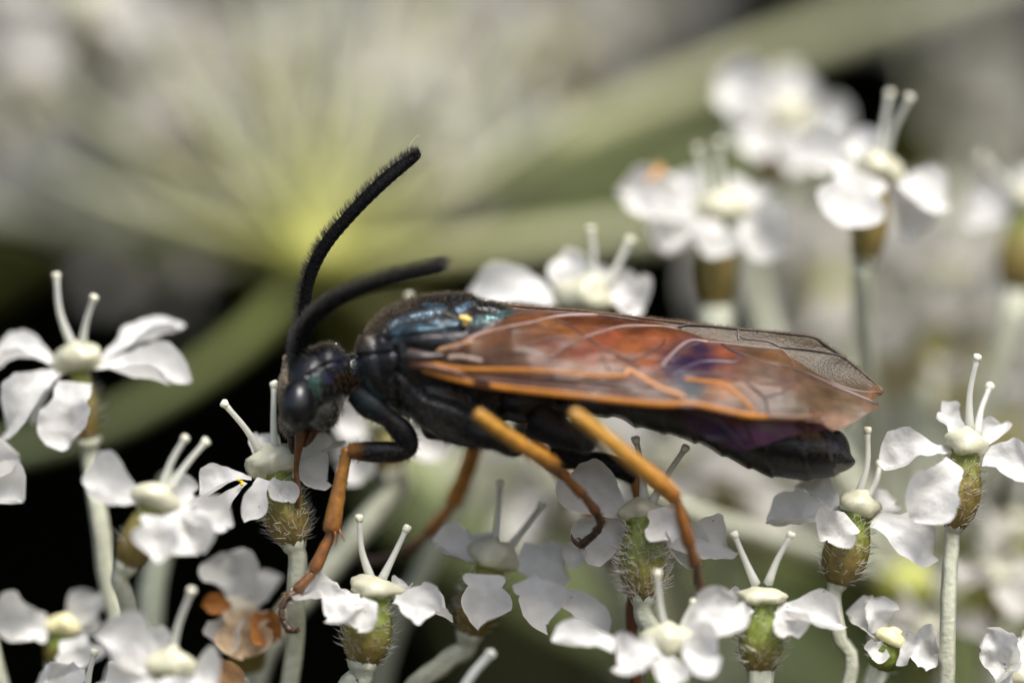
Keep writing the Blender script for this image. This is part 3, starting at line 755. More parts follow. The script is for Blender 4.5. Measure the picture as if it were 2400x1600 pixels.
# grooves pressed into the cuticle
grooves = [([(903, 775), (935, 752), (985, 742), (1030, 738), (1075, 748)], 4, .05), ([(900, 795), (960, 785), (1040, 775), (1085, 770)], 5, .06), ([(1045, 700), (1060, 730), (1090, 755)], 4, .05),
           ([(1105, 705), (1120, 722), (1160, 728)], 5, .04), ([(925, 815), (930, 850), (925, 900), (935, 950)], 6, .08), ([(930, 870), (1000, 930), (1075, 950), (1120, 975)], 6, .09),
           ([(838, 835), (870, 830), (920, 825)], 4, .05), ([(745, 862), (780, 850), (800, 850)], 3, .04), ([(1150, 960), (1170, 1000), (1160, 1030)], 7, .10), ([(1060, 900), (1100, 930)], 6, .06),
           ([(740, 868), (722, 880)], 4, .05)]
for P, w, dep in grooves:
    q = np.exp(-(poly_dist(P, PX, PY) / w) ** 2) * dep * near
    co -= no * q[:, None]
body_cols = np.tile(np.array([*BLK, 0.0]), (len(co), 1))
def paint(P, w, c, metal, soft=.45, amt=1.0, nz=.8, cond=None):
    global body_cols
    d = poly_dist(P, PX, PY) / w
    k = np.clip((1 - d) / soft, 0, 1) * amt * near
    if cond is not None: k = k * cond
    if nz:
        nn = np.array([noise.noise(V3(c_) * 13) + .8 * noise.noise(V3(c_) * 29) for c_ in co[k > 0]])
        k[k > 0] *= np.clip(.6 + nn * nz * 1.3, 0, 1)
    body_cols = body_cols * (1 - k[:, None]) + np.array([*c, metal]) * k[:, None]
TEAL = (0.04, 0.09, 0.10); BLUE = (0.058, 0.11, 0.145); STEEL = (0.085, 0.125, 0.155)
FUZ = (0.020, 0.020, 0.018)
paint([(960, 930), (1040, 985), (1120, 1015)], 75, FUZ, 0, .6, .9, .4)                 # dusty grey pleuron
paint([(760, 960), (745, 995)], 40, (0.035, 0.034, 0.025), 0, .7)
paint([(800, 890), (850, 905)], 26, (0.07, 0.040, 0.012), 0, .5, .9, .3)                   # brown neck skin
paint([(880, 950), (925, 975)], 24, (0.10, 0.055, 0.015), 0, .6, .7)
paint([(860, 800), (880, 760), (920, 725), (960, 705)], 30, (0.055, 0.043, 0.026), 0, .8, .8)   # brownish shoulder pile
paint([(919, 762), (951, 745), (998, 735), (1024, 730)], 11, STEEL, .95, .5)
paint([(926, 783), (967, 768), (1030, 761), (1078, 760)], 13, BLUE, .95, .5)
paint([(995, 713), (1042, 719)], 7, BLUE, .95, .6)
paint([(1075, 726), (1107, 710)], 9, (0.14, 0.25, 0.36), .9, .6)
paint([(1110, 753), (1174, 737), (1200, 733)], 12, (0.09, 0.17, 0.17), .9, .6)
paint([(839, 850), (855, 896), (877, 922), (909, 941)], 8, TEAL, .9, .6)
paint([(738, 893), (737, 925)], 20, (0.07, 0.16, 0.13), .9, .7)
paint([(770, 880), (790, 862), (800, 835)], 20, (0.05, 0.06, 0.10), .9, .8, .9)
paint([(772, 892), (778, 884)], 8, (0.09, 0.07, 0.22), .9, .8)
paint([(716, 994), (742, 985)], 12, (0.07, 0.13, 0.17), .9, .7)
paint([(655, 840), (652, 1000)], 22, (0.19, 0.15, 0.10), 0, .8, .9, .3)              # tan downy face
paint([(770, 802), (840, 806)], 18, (0.05, 0.035, 0.022), 0, .8, .9, .2)
paint([(690, 1015), (740, 1010)], 12, (0.12, 0.085, 0.05), 0, .8, .8, .3)
paint([(1905, 1035), (1955, 1060)], 40, (0.055, 0.042, 0.03), 0, .8, .8)
paint([(1600, 1035), (1800, 1120)], 20, (0.035, 0.032, 0.026), 0, .9, .9)
body = build('body', [V3(v) for v in co], faces, M['cuticle'], saw, SO, col=[tuple(c) for c in body_cols])

# short pile on the body
rs = random.Random(5)
cen = np.array([co[list(f)].mean(0) for f in faces]); fn = np.array([no[list(f)].mean(0) for f in faces])
cs = (DIST + cen[:, 1]) / DIST; cx = 1200 + cen[:, 0] / cs * PPM; cy = 800 - cen[:, 2] / cs * PPM
def pile(name, cond, count, L, r, col, lean, jitter=.5):
    idx = np.where(cond)[0]
    if not len(idx): return
    it = []
    for k in range(count):
        i = idx[rs.randrange(len(idx))]; nrm = V3(fn[i]).normalized()
        j = V3((rs.uniform(-1, 1), rs.uniform(-1, 1), rs.uniform(-1, 1))) * jitter
        it.append((V3(cen[i]) + j * .03 - nrm * .01, nrm + j + V3(lean), rs.uniform(.6, 1.2) * L, r, V3(lean) * .3))
    V, F = hairs(it)
    build(name, V, F, M['bristle'], body, SO, col=col, kind='stuff')
vis = cen[:, 1] < .6
pile('hair', vis & (cx > 850) & (cx < 1200) & (cy < 780), 3000, .075, .0035, (0.075, 0.055, 0.032), (.35, 0, -.1))
pile('hair', vis & (cx > 910) & (cx < 1170) & (cy > 880), 1500, .11, .0035, (0.06, 0.056, 0.045), (.5, 0, -.5))
pile('hair', vis & (cx < 850) & (cx > 712) & (cy > 820), 600, .11, .003, (0.10, 0.09, 0.06), (-.25, 0, -.6))
pile('hair', (cx < 676) & (cy > 830), 1300, .075, .0045, (0.26, 0.21, 0.145), (-.2, -.2, -.3))
pile('hair', vis & (cx > 1450) & (cy > 1000), 350, .05, .003, (0.06, 0.05, 0.035), (.7, 0, -.2))
pile('hair', (cx > 690) & (cx < 850) & (cy < 830), 500, .07, .0035, (0.08, 0.06, 0.04), (-.1, 0, .2))

# eyes, ocelli
R = rotx(-19)
V, F = ellipsoid(W(698, 949, -.80), (.295, .40, .445), R @ roty(7), 40, 28)
eye = build('compound_eye', V, F, M['eye'], saw, SO, col=(0.004, 0.004, 0.005))
V, F = ellipsoid(W(712, 872, .78), (.282, .30, .415), R @ roty(7), 24, 16)
build('compound_eye', V, F, M['eye'], saw, SO, col=(0.004, 0.004, 0.005))
for x, y, d in ((757, 822, -.16), (786, 811, .02), (769, 840, -.42)):
    V, F = ellipsoid(W(x, y, d), (.085, .09, .085), None, 16, 10)
    build('ocellus', V, F, M['gloss'], saw, SO, col=(0.008, 0.008, 0.009))
# mouthparts
for P, c in (([(705, 1008, -.25, 34), (702, 1035, -.25, 24), (697, 1070, -.2, 16), (694, 1105, -.15, 13), (700, 1150, -.1, 13), (698, 1190, -.05, 8)], (0.11, 0.045, 0.014)),
             ([(735, 1005, -.2, 26), (725, 1028, -.2, 20), (712, 1045, -.2, 10)], (0.08, 0.035, 0.012)),
             ([(686, 1005, 0, 30), (684, 1040, 0, 20), (688, 1062, 0, 10)], (0.05, 0.03, 0.02))):
    (V, F), s = stube(P, 14, 10); build('mouthpart', V, F, M['leg'], saw, SO, col=c)

# antennae
def antenna(P, flat, nh, side_sign, Lh):
    P = [(a_, b_, c_, w_ * 1.0) for a_, b_, c_, w_ in P]
    (V, F), s = stube(P, 110, 16)
    V = [W(*s[min(i // 16, 109)][:3]) + (v - W(*s[min(i // 16, 109)][:3])) * (1 + .045 * math.sin((i // 16) * 2.1)) if i < 110 * 16 else v for i, v in enumerate(V)]
    nP = len(s)
    a = build('antenna', V, F, M['antenna'], saw, SO, col=(0.005, 0.005, 0.0055))
    b = s[0]; V, F = ellipsoid(W(b[0] + 1, b[1] + 4, b[2]), (.13, .13, .14), None, 16, 10)
    build('scape', V, F, M['antenna'], a, SO, col=(0.005, 0.005, 0.0055))
    it = []
    pts = [W(q[0], q[1], q[2]) for q in s]
    for k in range(nh):
        u = rs.uniform(.02, .998) * (nP - 1); i = min(int(u), nP - 2); f = u - i
        p = pts[i].lerp(pts[i + 1], f); tg = (pts[i + 1] - pts[i]).normalized(); r = (s[i][3] * (1 - f) + s[i + 1][3] * f) / 2 / PPM
        outn = tg.cross(V3((0, -1, 0))).normalized() * side_sign; o2 = tg.cross(outn)
        an = rs.gauss(0, 1.0); ra = outn * math.cos(an) + o2 * math.sin(an)
        L = Lh * rs.uniform(.7, 1.1) * (1 if abs(an) < 1.3 else .5) * (1 if u < nP - 10 else .8)
        it.append((p + ra * r * .9, ra + tg * rs.uniform(-.1, .3), L, .0045, tg * .35))
    V, F = hairs(it)
    build('bristle', V, F, M['bristle'], a, SO, col=(0.03, 0.028, 0.026), kind='stuff')
antenna([(703, 828, .30, 28), (703, 795, .30, 30), (712, 730, .28, 28), (722, 664, .2, 29), (743, 608, .12, 30), (773, 560, .05, 30), (812, 514, 0, 30), (858, 465, -.05, 31), (906, 419, -.05, 32), (950, 384, 0, 28), (975, 367, 0, 20), (985, 361, 0, 9)], 1, 1700, -1, .155)
antenna([(706, 842, -.35, 28), (705, 808, -.42, 31), (724, 763, -.6, 30), (759, 727, -.85, 29), (804, 699, -1.15, 28), (871, 672, -1.6, 28), (951, 651, -2.1, 28), (1010, 640, -2.4, 27), (1036, 635, -2.6, 24), (1046, 633, -2.65, 10)], 1, 1700, -1, .18)

# legs
AMB = (0.32, 0.145, 0.018); AMB2 = (0.21, 0.08, 0.015); DKB = (0.035, 0.018, 0.010)
def leg(chain, tib, tars, spurs=(), claw=None, knee=None, tcol=(AMB, AMB2), seedc=0, tarcol=(AMB2, DKB)):
    """chain: coxa to femur; tib: tibia; tars: list of tarsus segments; all px (x, y, d, width)"""
    (V, F), s = stube(chain, 30, 14)
    cols = []
    for i in range(len(V)):
        t = min(1, (i // 14) / 29); q = s[min(29, i // 14)]
        k = max(0, (t - .86) / .14) if knee else 0
        tl = .25 * max(0, 1 - abs(t - .12) / .14) * rs.random() * 1.6 if seedc == 1 else 0
        c = mix3(BLK, (0.26, 0.10, 0.015), k); c = mix3(c, TEAL, .5 * tl)
        cols.append((*c, .8 * tl * (1 - k)))
    L = build('leg', V, F, M['legdark'], saw, SO, col=cols)
    # femur pile
    it = []; pts = [W(q[0], q[1], q[2]) for q in s]
    for k in range(500):
        i = rs.randrange(29); tg = (pts[i + 1] - pts[i]).normalized(); e1 = tg.orthogonal().normalized(); ra = Quaternion(tg, rs.uniform(0, 6.28)) @ e1
        it.append((pts[i].lerp(pts[i + 1], rs.random()) + ra * s[i][3] / 2 / PPM * .95, ra + tg * .5, rs.uniform(.05, .1), .004, tg * .2))
    V, F = hairs(it); build('hair', V, F, M['bristle'], L, SO, col=(0.07, 0.055, 0.035), kind='stuff')
    def seg(name, P, c0, c1, n=16, hcount=160):
        (V, F), s = stube(P, n, 12)
        V = [v + V3((noise.noise(v * 6), noise.noise(v * 6 + V3((3, 0, 0))), noise.noise(v * 6 + V3((0, 4, 0))))) * .016 for v in V]
        T = build(name, V, F, M['leg'], L, SO, col=[(*mix3(c0, c1, min(1, (i // 12) / (n - 1)) ** 1.5), 1) for i in range(len(V))])
        it = []; pts = [W(q[0], q[1], q[2]) for q in s]
        for k in range(hcount):
            i = rs.randrange(n - 1); tg = (pts[i + 1] - pts[i]).normalized(); ra = Quaternion(tg, rs.uniform(0, 6.28)) @ tg.orthogonal().normalized()
            it.append((pts[i].lerp(pts[i + 1], rs.random()) + ra * s[i][3] / 2 / PPM * .95, ra * .6 + tg, rs.uniform(.05, .09), .0045, tg * .2))
        return T, it
    hh = []
    T, it = seg('tibia', tib, *tcol); hh += it
    n = len(tars)
    for i, P in enumerate(tars):
        a, b = i / n, (i + 1) / n
        T, it = seg('tarsus_segment', P, mix3(*tarcol, min(1, a * 2.2)), mix3(*tarcol, min(1, b * 2.2)), 8, 50); hh += it
    V, F = hairs(hh); build('hair', V, F, M['bristle'], L, SO, col=(0.16, 0.09, 0.03), kind='stuff')
    for P in spurs:
        (V, F), s = stube(P, 8, 6); build('spur', V, F, M['leg'], L, SO, col=AMB2)
    for P in claw or ():
        (V, F), s = stube(P, 10, 7); build('claw', V, F, M['leg'], L, SO, col=(0.05, 0.018, 0.008))

def tsegs(P):
    """split a px poly (x, y, d, w) into flared tarsus segments"""
    out = []
    for a, b in zip(P[:-1], P[1:]):
        a = np.array(a, float); b = np.array(b, float)
        w = (a[3] + b[3]) / 2
        mid = lambda t, k: (*(a[:3] + (b[:3] - a[:3]) * t), w * k)
        out.append([mid(-.04, .62), mid(.15, .8), mid(.55, .95), mid(.88, 1.12), mid(1.02, .8)])
    return out
# near front leg
leg([(838, 918, -.55, 62), (868, 948, -.65, 70), (896, 972, -.68, 50), (915, 985, -.66, 46), (942, 1010, -.62, 58), (958, 1042, -.58, 48), (942, 1057, -.55, 46), (900, 1059, -.5, 52), (850, 1058, -.45, 46), (818, 1056, -.4, 34)],
    [(816, 1052, -.4, 30), (810, 1075, -.4, 30), (800, 1120, -.4, 31), (790, 1170, -.4, 36), (781, 1215, -.4, 42), (777, 1243, -.4, 40)],
    tsegs([(777, 1246, -.4, 27), (735, 1340, -.42, 30), (694, 1386, -.45, 24), (672, 1400, -.48, 19), (657, 1425, -.5, 17), (662, 1455, -.5, 18), (682, 1480, -.5, 20)]),
    [[(795, 1240, -.45, 7), (800, 1252, -.48, 6), (808, 1268, -.5, 3)], [(785, 1245, -.5, 7), (787, 1262, -.52, 5), (786, 1280, -.54, 2)]],
    [[(680, 1478, -.5, 14), (694, 1474, -.52, 9), (702, 1468, -.54, 3)], [(682, 1478, -.45, 12), (696, 1480, -.4, 8), (704, 1474, -.38, 3)]], knee=True, seedc=1)
# near middle leg: femur folds up towards the camera, tibia runs back down
leg([(1080, 985, -.75, 70), (1130, 1020, -.9, 60), (1165, 1030, -1.0, 50), (1195, 1045, -1.1, 46), (1165, 1010, -1.5, 44), (1140, 985, -1.85, 38), (1122, 968, -2.05, 32)],
    [(1118, 966, -2.1, 28), (1135, 982, -2.05, 32), (1190, 1022, -1.8, 34), (1250, 1060, -1.5, 38), (1290, 1084, -1.25, 41), (1303, 1092, -1.15, 34)],
    tsegs([(1304, 1095, -1.1, 22), (1368, 1162, -.75, 24), (1400, 1203, -.5, 22), (1409, 1226, -.35, 19), (1397, 1246, -.2, 18), (1362, 1279, 0.0, 22)]),
    [[(1228, 1062, -1.6, 6), (1233, 1078, -1.6, 5), (1238, 1092, -1.62, 2)], [(1300, 1095, -1.2, 6), (1302, 1108, -1.2, 4), (1300, 1118, -1.2, 2)]],
    [[(1363, 1280, 0, 14), (1348, 1270, 0, 12), (1340, 1258, 0, 7), (1339, 1250, 0, 2)], [(1365, 1276, .08, 10), (1358, 1262, .1, 6), (1350, 1262, .12, 2)]], tcol=((0.46, 0.24, 0.035), (0.27, 0.10, 0.015)))
# near hind leg
leg([(1260, 985, -.6, 90), (1310, 1015, -.8, 70), (1350, 1030, -.9, 54), (1375, 1040, -1.0, 46), (1368, 1015, -1.5, 44), (1355, 990, -2.1, 40), (1346, 972, -2.4, 34)],
    [(1342, 966, -2.45, 28), (1358, 978, -2.45, 32), (1430, 1035, -2.2, 37), (1500, 1095, -1.9, 42), (1555, 1140, -1.65, 46), (1582, 1168, -1.5, 40)],
    tsegs([(1584, 1172, -1.5, 30), (1617, 1278, -1.25, 29), (1632, 1328, -1.15, 24), (1638, 1370, -1.05, 20), (1650, 1395, -1.0, 18), (1666, 1418, -.95, 22)]),
    [[(1575, 1172, -1.6, 7), (1572, 1188, -1.6, 5), (1570, 1200, -1.62, 2)], [(1590, 1160, -1.4, 7), (1596, 1172, -1.4, 5), (1598, 1178, -1.4, 2)]],
    [[(1664, 1415, -.95, 12), (1678, 1414, -.95, 8), (1688, 1406, -.95, 3)], [(1662, 1418, -.9, 12), (1672, 1424, -.85, 8), (1684, 1420, -.82, 3)]], tcol=((0.50, 0.27, 0.04), (0.27, 0.10, 0.015)))
# far front leg
leg([(1010, 1000, .6, 60), (1080, 1010, 1.2, 50), (1110, 1015, 1.8, 44), (1115, 1030, 2.1, 38)],
    [(1113, 1030, 2.1, 36), (1108, 1060, 2.15, 40), (1085, 1125, 2.25, 42), (1062, 1178, 2.3, 44)],
    tsegs([(1060, 1182, 2.3, 32), (1005, 1250, 2.45, 30), (950, 1294, 2.6, 26), (900, 1312, 2.7, 24), (850, 1318, 2.8, 22)]), tcol=((0.5, 0.24, 0.03), (0.42, 0.17, 0.02)), tarcol=((0.38, 0.15, 0.02), DKB))
# far hind leg: black femur reaching back, shin down behind the hairy ovary
leg([(1290, 985, .5, 80), (1320, 1040, .6, 60), (1316, 1070, .6, 50), (1380, 1080, .6, 48), (1440, 1092, .65, 52), (1488, 1118, .7, 40)],
    [(1488, 1116, .7, 30), (1496, 1150, .7, 32), (1520, 1210, .75, 34), (1545, 1300, .85, 38)],
    tsegs([(1546, 1305, .85, 24), (1520, 1380, .9, 24), (1495, 1440, .9, 22), (1480, 1480, .9, 20), (1478, 1530, .9, 20)]))
# far middle leg
leg([(1150, 1000, .5, 60), (1200, 1040, .7, 44), (1210, 1048, .8, 40), (1220, 1020, 1.4, 36), (1225, 990, 2.0, 32)],
    [(1225, 990, 2.0, 28), (1262, 1040, 2.2, 34), (1320, 1110, 2.5, 36), (1360, 1170, 2.8, 38)],
    tsegs([(1362, 1174, 2.8, 24), (1400, 1240, 2.9, 24), (1420, 1290, 3.0, 22), (1440, 1330, 3.0, 20)]))

# ---- wings
def yat(P, x): return np.interp(x, [p[0] for p in P], [p[1] for p in P])
WK = 0.34
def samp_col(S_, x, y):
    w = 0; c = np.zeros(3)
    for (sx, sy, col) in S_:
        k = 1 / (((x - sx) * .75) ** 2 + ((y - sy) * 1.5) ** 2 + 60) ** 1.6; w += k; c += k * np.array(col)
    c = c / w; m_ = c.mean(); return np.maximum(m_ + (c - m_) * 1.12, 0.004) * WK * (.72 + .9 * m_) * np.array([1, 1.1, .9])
near_top = [(985, 838), (1036, 811), (1090, 790), (1151, 765), (1200, 738), (1300, 731), (1400, 735), (1550, 757), (1652, 792), (1744, 806), (1827, 816), (1853, 835), (1900, 866), (1959, 900), (2040, 938), (2064, 950)]
near_bot = [(985, 870), (1122, 903), (1294, 924), (1450, 941), (1550, 950), (1629, 952), (1744, 975), (1873, 984), (1925, 990), (1950, 1008), (1975, 1003), (2030, 970), (2064, 953)]
def near_depth(x, y):
    t = (y - yat(near_top, x)) / max(1e-3, yat(near_bot, x) - yat(near_top, x)); t = min(1.05, max(-.05, t))
    top = np.interp(x, [985, 1100, 1200, 1300, 1600, 1900, 2064], [-1.15, -1.12, -.82, -.48, -.28, -.30, -.45])
    bot = np.interp(x, [985, 1100, 1300, 1600, 1900, 2064], [-1.25, -1.45, -1.75, -1.75, -1.35, -.55])
    return top * (1 - t) + bot * t - .22 * math.sin(math.pi * t) * min(1, (x - 985) / 250) * min(1, max(0, 2064 - x) / 200)
L_ = lin
wcols = [(1010, 840, L_(70, 50, 36)), (1060, 830, L_(100, 72, 56)), (1130, 800, L_(150, 100, 75)), (1120, 860, L_(90, 52, 30)), (1200, 770, L_(135, 92, 72)), (1180, 830, L_(120, 84, 68)), (1200, 890, L_(70, 38, 18)),  # membrane colour points, with the pink iridescent sheen partly baked in
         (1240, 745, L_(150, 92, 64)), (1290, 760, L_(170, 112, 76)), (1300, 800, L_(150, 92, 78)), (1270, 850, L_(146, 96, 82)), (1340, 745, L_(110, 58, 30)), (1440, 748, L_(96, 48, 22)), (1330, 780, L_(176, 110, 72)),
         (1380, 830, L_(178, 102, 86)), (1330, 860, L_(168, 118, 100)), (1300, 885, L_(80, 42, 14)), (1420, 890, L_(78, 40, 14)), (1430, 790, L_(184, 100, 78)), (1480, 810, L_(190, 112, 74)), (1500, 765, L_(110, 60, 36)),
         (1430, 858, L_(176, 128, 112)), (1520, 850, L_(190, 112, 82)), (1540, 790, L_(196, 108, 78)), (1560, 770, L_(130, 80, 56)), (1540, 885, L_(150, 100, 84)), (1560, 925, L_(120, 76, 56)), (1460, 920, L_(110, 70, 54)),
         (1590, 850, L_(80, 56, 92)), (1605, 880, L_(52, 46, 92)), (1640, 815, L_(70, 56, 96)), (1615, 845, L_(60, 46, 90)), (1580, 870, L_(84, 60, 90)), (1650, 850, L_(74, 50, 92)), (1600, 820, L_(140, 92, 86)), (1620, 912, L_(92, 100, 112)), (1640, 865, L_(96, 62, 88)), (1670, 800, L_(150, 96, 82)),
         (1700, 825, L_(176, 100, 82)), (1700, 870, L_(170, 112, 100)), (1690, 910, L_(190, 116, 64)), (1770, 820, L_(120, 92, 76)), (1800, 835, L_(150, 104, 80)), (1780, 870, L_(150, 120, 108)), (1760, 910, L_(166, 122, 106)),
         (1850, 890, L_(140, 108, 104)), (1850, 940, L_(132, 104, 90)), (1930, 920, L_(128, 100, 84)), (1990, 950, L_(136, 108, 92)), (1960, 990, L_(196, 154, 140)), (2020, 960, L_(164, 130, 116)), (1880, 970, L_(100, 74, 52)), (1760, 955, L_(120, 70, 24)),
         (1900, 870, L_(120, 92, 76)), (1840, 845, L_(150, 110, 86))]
def wing_grid(top, bot, depth, cols, x0, x1, nx, ny, ripple=.02):
    V, F, CC = [], [], []
    for i in range(nx):
        x = x0 + (x1 - x0) * i / (nx - 1)
        for j in range(ny):
            t = j / (ny - 1); y = yat(top, x) * (1 - t) + yat(bot, x) * t
            d = depth(x, y) + ripple * noise.noise(V3((x * .012, y * .03, 3)))
            V.append(W(x, y, d)); CC.append((*samp_col(cols, x, y), 1))
    for i in range(nx - 1):
        for j in range(ny - 1): a = i * ny + j; F.append((a, a + ny, a + ny + 1, a + 1))
    return V, F, CC
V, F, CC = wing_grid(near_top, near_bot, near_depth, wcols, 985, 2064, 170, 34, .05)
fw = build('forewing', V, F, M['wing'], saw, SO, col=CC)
def vein(P, w, c, parent, depth, lift=-.02, n=26, c1=None):
    s = spline(P, n); pts = [W(q[0], q[1], depth(q[0], q[1]) + lift) for q in s]
    V, F = tube(pts, [w / 2 / PPM * (1 if 0 < i < n - 1 else .6) for i in range(n)], 8, .3)
    build('vein', V, F, M['vein'], parent, SO, col=c)
ORG = (0.35, 0.125, 0.008); BRN = (0.055, 0.022, 0.012); MAU = (0.16, 0.085, 0.065)
for P, w, c in (
    ([(990, 868), (1122, 900), (1294, 921), (1450, 938), (1550, 947), (1629, 948), (1744, 972), (1800, 977)], 13, ORG), ([(1800, 977), (1873, 979), (1925, 974)], 11, (0.14, 0.07, 0.03)),
    ([(1000, 848), (1079, 864), (1237, 868), (1380, 879), (1466, 882)], 10, ORG), ([(1466, 880), (1474, 866), (1490, 874), (1520, 892), (1555, 911), (1595, 925), (1625, 944)], 9, ORG), ([(1600, 886), (1643, 893), (1686, 898), (1715, 915), (1750, 945), (1770, 972)], 9, ORG),
    ([(1100, 884), (1237, 884), (1380, 893), (1530, 906)], 8, (0.07, 0.026, 0.008)), ([(1060, 880), (1200, 896), (1380, 912), (1560, 930)], 6, MAU),
    ([(1060, 822), (1110, 790), (1151, 776), (1237, 759), (1311, 742), (1409, 738)], 10, MAU), ([(1200, 738), (1290, 733), (1400, 738), (1500, 752)], 6, BRN),
    ([(1050, 838), (1080, 836), (1130, 846)], 9, (0.36, 0.27, 0.21)), ([(1020, 822), (1060, 812), (1110, 800)], 9, (0.32, 0.18, 0.09)),
    ([(1136, 822), (1220, 810), (1294, 793), (1366, 788)], 6, BRN), ([(1300, 752), (1330, 762), (1366, 785), (1409, 816), (1472, 845), (1500, 868)], 7, BRN),
    ([(1366, 793), (1410, 778), (1466, 765), (1550, 766), (1590, 772)], 8, MAU), ([(1472, 845), (1510, 834), (1552, 808), (1560, 785), (1562, 768)], 6, BRN),
    ([(1552, 858), (1566, 840), (1595, 811), (1622, 797), (1662, 800)], 8, (0.16, 0.11, 0.10)), ([(1575, 848), (1610, 815), (1640, 803)], 5, (0.04, 0.025, 0.03)), ([(1570, 895), (1600, 888), (1640, 880)], 7, (0.03, 0.025, 0.035)),
    ([(1575, 880), (1629, 852), (1670, 846), (1724, 848), (1735, 832)], 6, (0.05, 0.03, 0.05)), ([(1690, 806), (1730, 828), (1787, 849), (1873, 869), (1959, 907), (2058, 948)], 10, (0.06, 0.028, 0.018)),
    ([(1660, 802), (1744, 811), (1832, 820)], 8, (0.15, 0.10, 0.075)), ([(1830, 818), (1853, 840), (1862, 866)], 7, (0.10, 0.055, 0.035)), ([(1629, 872), (1650, 878), (1720, 882), (1790, 930), (1800, 975)], 6, (0.07, 0.035, 0.025)), ([(1790, 930), (1840, 915), (1890, 880)], 5, (0.07, 0.035, 0.025)), ([(1240, 868), (1300, 830), (1366, 790)], 5, (0.09, 0.04, 0.025)), ([(1409, 816), (1420, 850), (1440, 882)], 5, (0.09, 0.04, 0.025)),
    ([(1900, 962), (1925, 974), (1928, 984)], 9, (0.12, 0.05, 0.03))):
    vein(P, w * 1.1, c, fw, near_depth, -.006)
# stub of the wing joint
for P, c in (([(960, 832, -1.1, 34), (985, 836, -1.22, 30), (1010, 836, -1.25, 20), (1040, 832, -1.2, 10)], (0.05, 0.035, 0.03)), ([(965, 852, -1.1, 26), (1000, 858, -1.28, 20), (1050, 868, -1.38, 14), (1090, 878, -1.45, 8)], (0.12, 0.05, 0.02))):
    (V, F), s = stube(P, 12, 10); build('wing_joint', V, F, M['leg'], saw, SO, col=c)
# far forewing: lies over the back, ridge along the top, then falls down the far side
far_top = [(1150, 707), (1237, 717), (1380, 728), (1550, 749), (1629, 757), (1787, 776), (1896, 786), (1930, 803), (1973, 832), (2040, 887), (2071, 915)]
far_bot = [(1150, 745), (1300, 760), (1600, 815), (1800, 855), (1900, 890), (1959, 915), (2040, 940), (2071, 918)]
def far_depth(x, y):
    t = (y - yat(far_top, x)) / max(1e-3, yat(far_bot, x) - yat(far_top, x)); t = min(1.05, max(-.05, t))
    return (.32 * (1 - t) - .12 * t) + .08 * math.sin(math.pi * t)
fcols = [(1180, 715, L_(90, 60, 34)), (1250, 722, L_(120, 74, 38)), (1400, 735, L_(100, 60, 34)), (1550, 756, L_(104, 72, 46)), (1650, 775, L_(112, 90, 66)), (1760, 790, L_(110, 94, 72)), (1850, 800, L_(112, 98, 74)), (1900, 830, L_(104, 92, 70)), (1960, 870, L_(96, 84, 64)), (2020, 910, L_(104, 92, 72)), (2055, 922, L_(170, 130, 115))]
V, F, CC = wing_grid(far_top, far_bot, far_depth, fcols, 1150, 2071, 120, 12, .02)
nx, ny = 120, 12
b0 = len(V)
for i in range(nx):                                   # far slope of the same wing
    x = 1150 + (2071 - 1150) * i / (nx - 1); e = min(1, (2071 - x) / 300) ** .6
    for j in range(1, 8):
        t = j / 7; V.append(W(x, yat(far_top, x) + 130 * t * t * e + 4 * t, .32 + 1.35 * t * e)); CC.append((*samp_col(fcols, x, 760), 1))
for i in range(nx - 1):
    for j in range(8 - 1):
        a = i * ny if j == 0 else b0 + i * 7 + j - 1; c_ = (i + 1) * ny if j == 0 else b0 + (i + 1) * 7 + j - 1
        F.append((a, b0 + i * 7 + j, b0 + (i + 1) * 7 + j, c_))
fw2 = build('forewing', V, F, M['wingfar'], saw, SO, col=[(c[0] * 1.35, c[1] * 1.05, c[2] * .62, 1) for c in CC])
for P, w, c in (([(1586, 768), (1623, 761), (1730, 771), (1896, 788), (1932, 806), (1985, 843)], 6, (0.03, 0.02, 0.015)), ([(1830, 814), (1900, 820), (1959, 831), (1985, 842)], 5, (0.04, 0.028, 0.02)), ([(1730, 772), (1731, 796)], 5, (0.04, 0.025, 0.018)),
                ([(1160, 712), (1237, 719), (1380, 730), (1550, 751), (1629, 759)], 6, (0.10, 0.05, 0.02)), ([(1731, 782), (1745, 793), (1800, 800), (1830, 814)], 4, (0.06, 0.04, 0.03)), ([(1985, 842), (2040, 888), (2068, 914)], 5, (0.10, 0.07, 0.05)), ([(1930, 890), (2000, 915), (2066, 922)], 7, (0.17, 0.11, 0.09))):
    vein(P, w, c, fw2, far_depth, -.015, 20)
it = []
for k in range(900):
    x = rs.uniform(1150, 2060); y = yat(far_top, x); it.append((W(x, y + 2, far_depth(x, y) + rs.uniform(-.05, .05)), V3((.5 + rs.uniform(-.3, .3), rs.uniform(-.5, .5), 1)), rs.uniform(.04, .085), .004, V3((.3, 0, 0))))
V, F = hairs(it); build('hair', V, F, M['bristle'], fw2, SO, col=(0.12, 0.075, 0.04), kind='stuff')
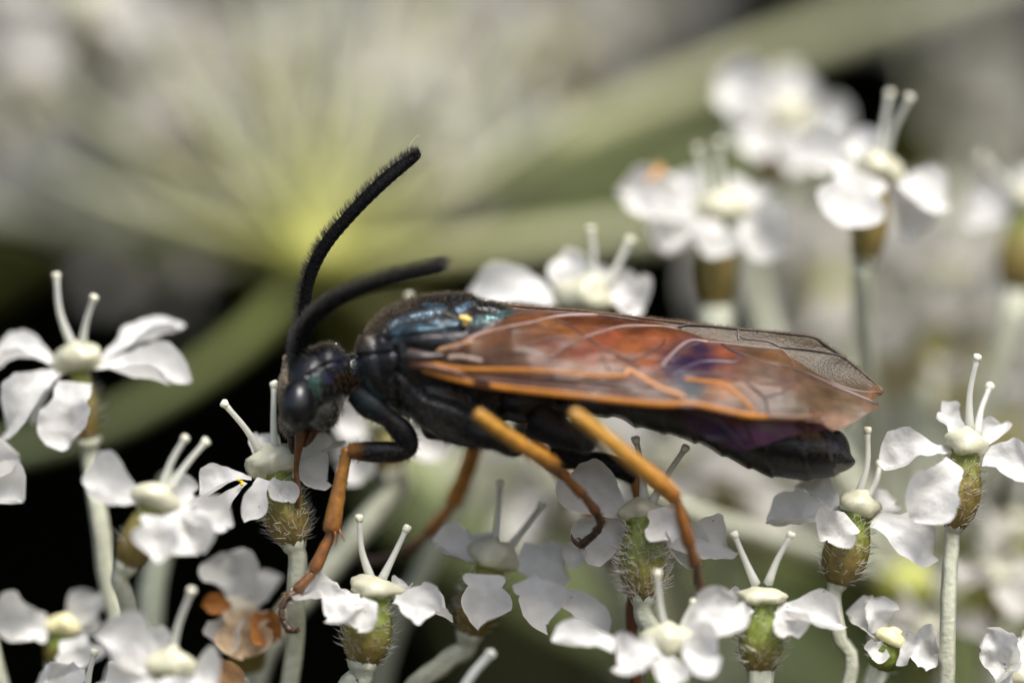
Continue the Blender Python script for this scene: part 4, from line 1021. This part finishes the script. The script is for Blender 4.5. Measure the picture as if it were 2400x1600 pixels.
# hind wing showing below the forewing
hw_top = [(1540, 945), (1629, 946), (1744, 968), (1873, 974), (1970, 985)]
hw_bot = [(1540, 955), (1600, 990), (1660, 1030), (1720, 1052), (1744, 1055), (1790, 1042), (1850, 1022), (1905, 1012), (1970, 1002)]
def hw_depth(x, y): return np.interp(x, [1540, 1740, 1970], [-1.30, -1.28, -.85]) + np.interp(y, [945, 1055], [-.06, .08])
hcols = [(1580, 965, L_(44, 32, 34)), (1640, 985, L_(58, 42, 62)), (1700, 1010, L_(50, 42, 78)), (1690, 1035, L_(52, 36, 54)), (1740, 1040, L_(74, 48, 80)), (1735, 985, L_(104, 58, 40)), (1775, 1020, L_(124, 84, 122)), (1800, 995, L_(128, 118, 130)), (1840, 1000, L_(122, 92, 124)), (1890, 1000, L_(90, 56, 70)), (1930, 1002, L_(130, 90, 120)), (1960, 995, L_(150, 110, 120)), (1760, 1000, L_(110, 84, 116))]  # purple iridescence and a greyish highlight painted into the membrane colour
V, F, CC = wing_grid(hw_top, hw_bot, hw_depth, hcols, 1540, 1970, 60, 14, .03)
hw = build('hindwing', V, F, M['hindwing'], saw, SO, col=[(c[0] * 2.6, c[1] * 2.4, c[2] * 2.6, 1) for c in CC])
for P, w, c in (([(1740, 968), (1748, 1000), (1770, 1042)], 6, (0.05, 0.02, 0.02)), ([(1870, 978), (1895, 1012)], 14, (0.10, 0.04, 0.03)), ([(1600, 960), (1680, 985), (1745, 1050)], 5, (0.04, 0.025, 0.04))):
    vein(P, w, c, hw, hw_depth, -.015, 12)

# ------------------------------------------------------------------ grains and lint
def clump(label, x, y, d, r, n, col):
    V, F = [], []; q = []
    for k in range(n):
        q.append(ellipsoid(W(x + rs.uniform(-r, r) * .7, y + rs.uniform(-r, r) * .9, d + rs.uniform(-.05, .02)), (r / PPM * rs.uniform(.35, .6),) * 3, None, 8, 6))
    V, F = join(q); o = build('pollen_clump', V, F, M['pollen'], None, V3((0, 0, 0)), col=col); tag(o, label, 'pollen'); return o
clump('pale yellow pollen clump stuck on the sawfly thorax', 1091, 753, -1.02, 13, 9, (0.70, 0.52, 0.16))
clump('bright yellow pollen grain on the petal before the sawfly head', 561, 1131, -.05, 9, 4, (0.80, 0.55, 0.01))
(V, F), s = stube([(958, 345, 0, 1.2), (966, 332, 0, 1.3), (978, 318, 0, 1.2), (984, 321, .02, 1)], 10, 5)
o = build('lint_fibre', V, F, M['hair'], col=(0.7, 0.68, 0.62)); tag(o, 'tiny white lint fibre caught at the tip of the upright antenna', 'fibre')

# ------------------------------------------------------------------ more blurred bunches far behind
def far_umbel(label, flabel, fgroup, hub, ends, i0, foot):
    o = W(*hub); u = thing('flower_umbel', label, 'umbel', o)
    V, F = ellipsoid(o, (.7, .7, .5)); build('joint', V, F, M['stalk'], u, o, col=YG)
    px_tube('ray', [(*hub, 90), ((hub[0] + foot[0]) / 2 + 60, (hub[1] + foot[1]) / 2, (hub[2] + foot[2]) / 2, 95), (*foot, 120)], M['stalk'], u, YG, PG, o)
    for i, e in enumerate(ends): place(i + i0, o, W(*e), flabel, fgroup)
far_umbel('very blurred grey white umbel far behind the disc petalled flower', 'very blurred flower of the umbel far behind the disc petalled flower', 'far flowers above the wings', (2260, 330, 34),
          [(2200, 20, 36), (2330, 60, 33), (2450, 150, 35), (2380, 300, 30), (2480, 420, 36)], 0, (2500, 6000, 60))
far_umbel('very blurred beige umbel far behind the upright antenna', 'very blurred flower of the beige umbel far behind the upright antenna', 'far flowers behind the antennae', (760, 420, 34),
          [(860, 20, 33), (960, 160, 30), (1160, 60, 36), (420, 160, 34), (1020, 300, 38), (1200, 320, 40), (1400, 50, 38), (1540, -30, 36), (1300, 0, 34)], 1, (1500, 2600, 60))
far_umbel('very blurred grey umbel far behind the tall left flower', 'very blurred flower of the grey umbel far behind the tall left flower', 'far flowers above the tall left flower', (180, 480, 30),
          [(-40, 120, 28), (80, 190, 32), (200, 110, 30), (300, 330, 28), (60, 380, 26), (-30, 320, 32), (330, 420, 34), (180, 350, 36), (420, 560, 30)], 2, (-1600, 1400, 60))
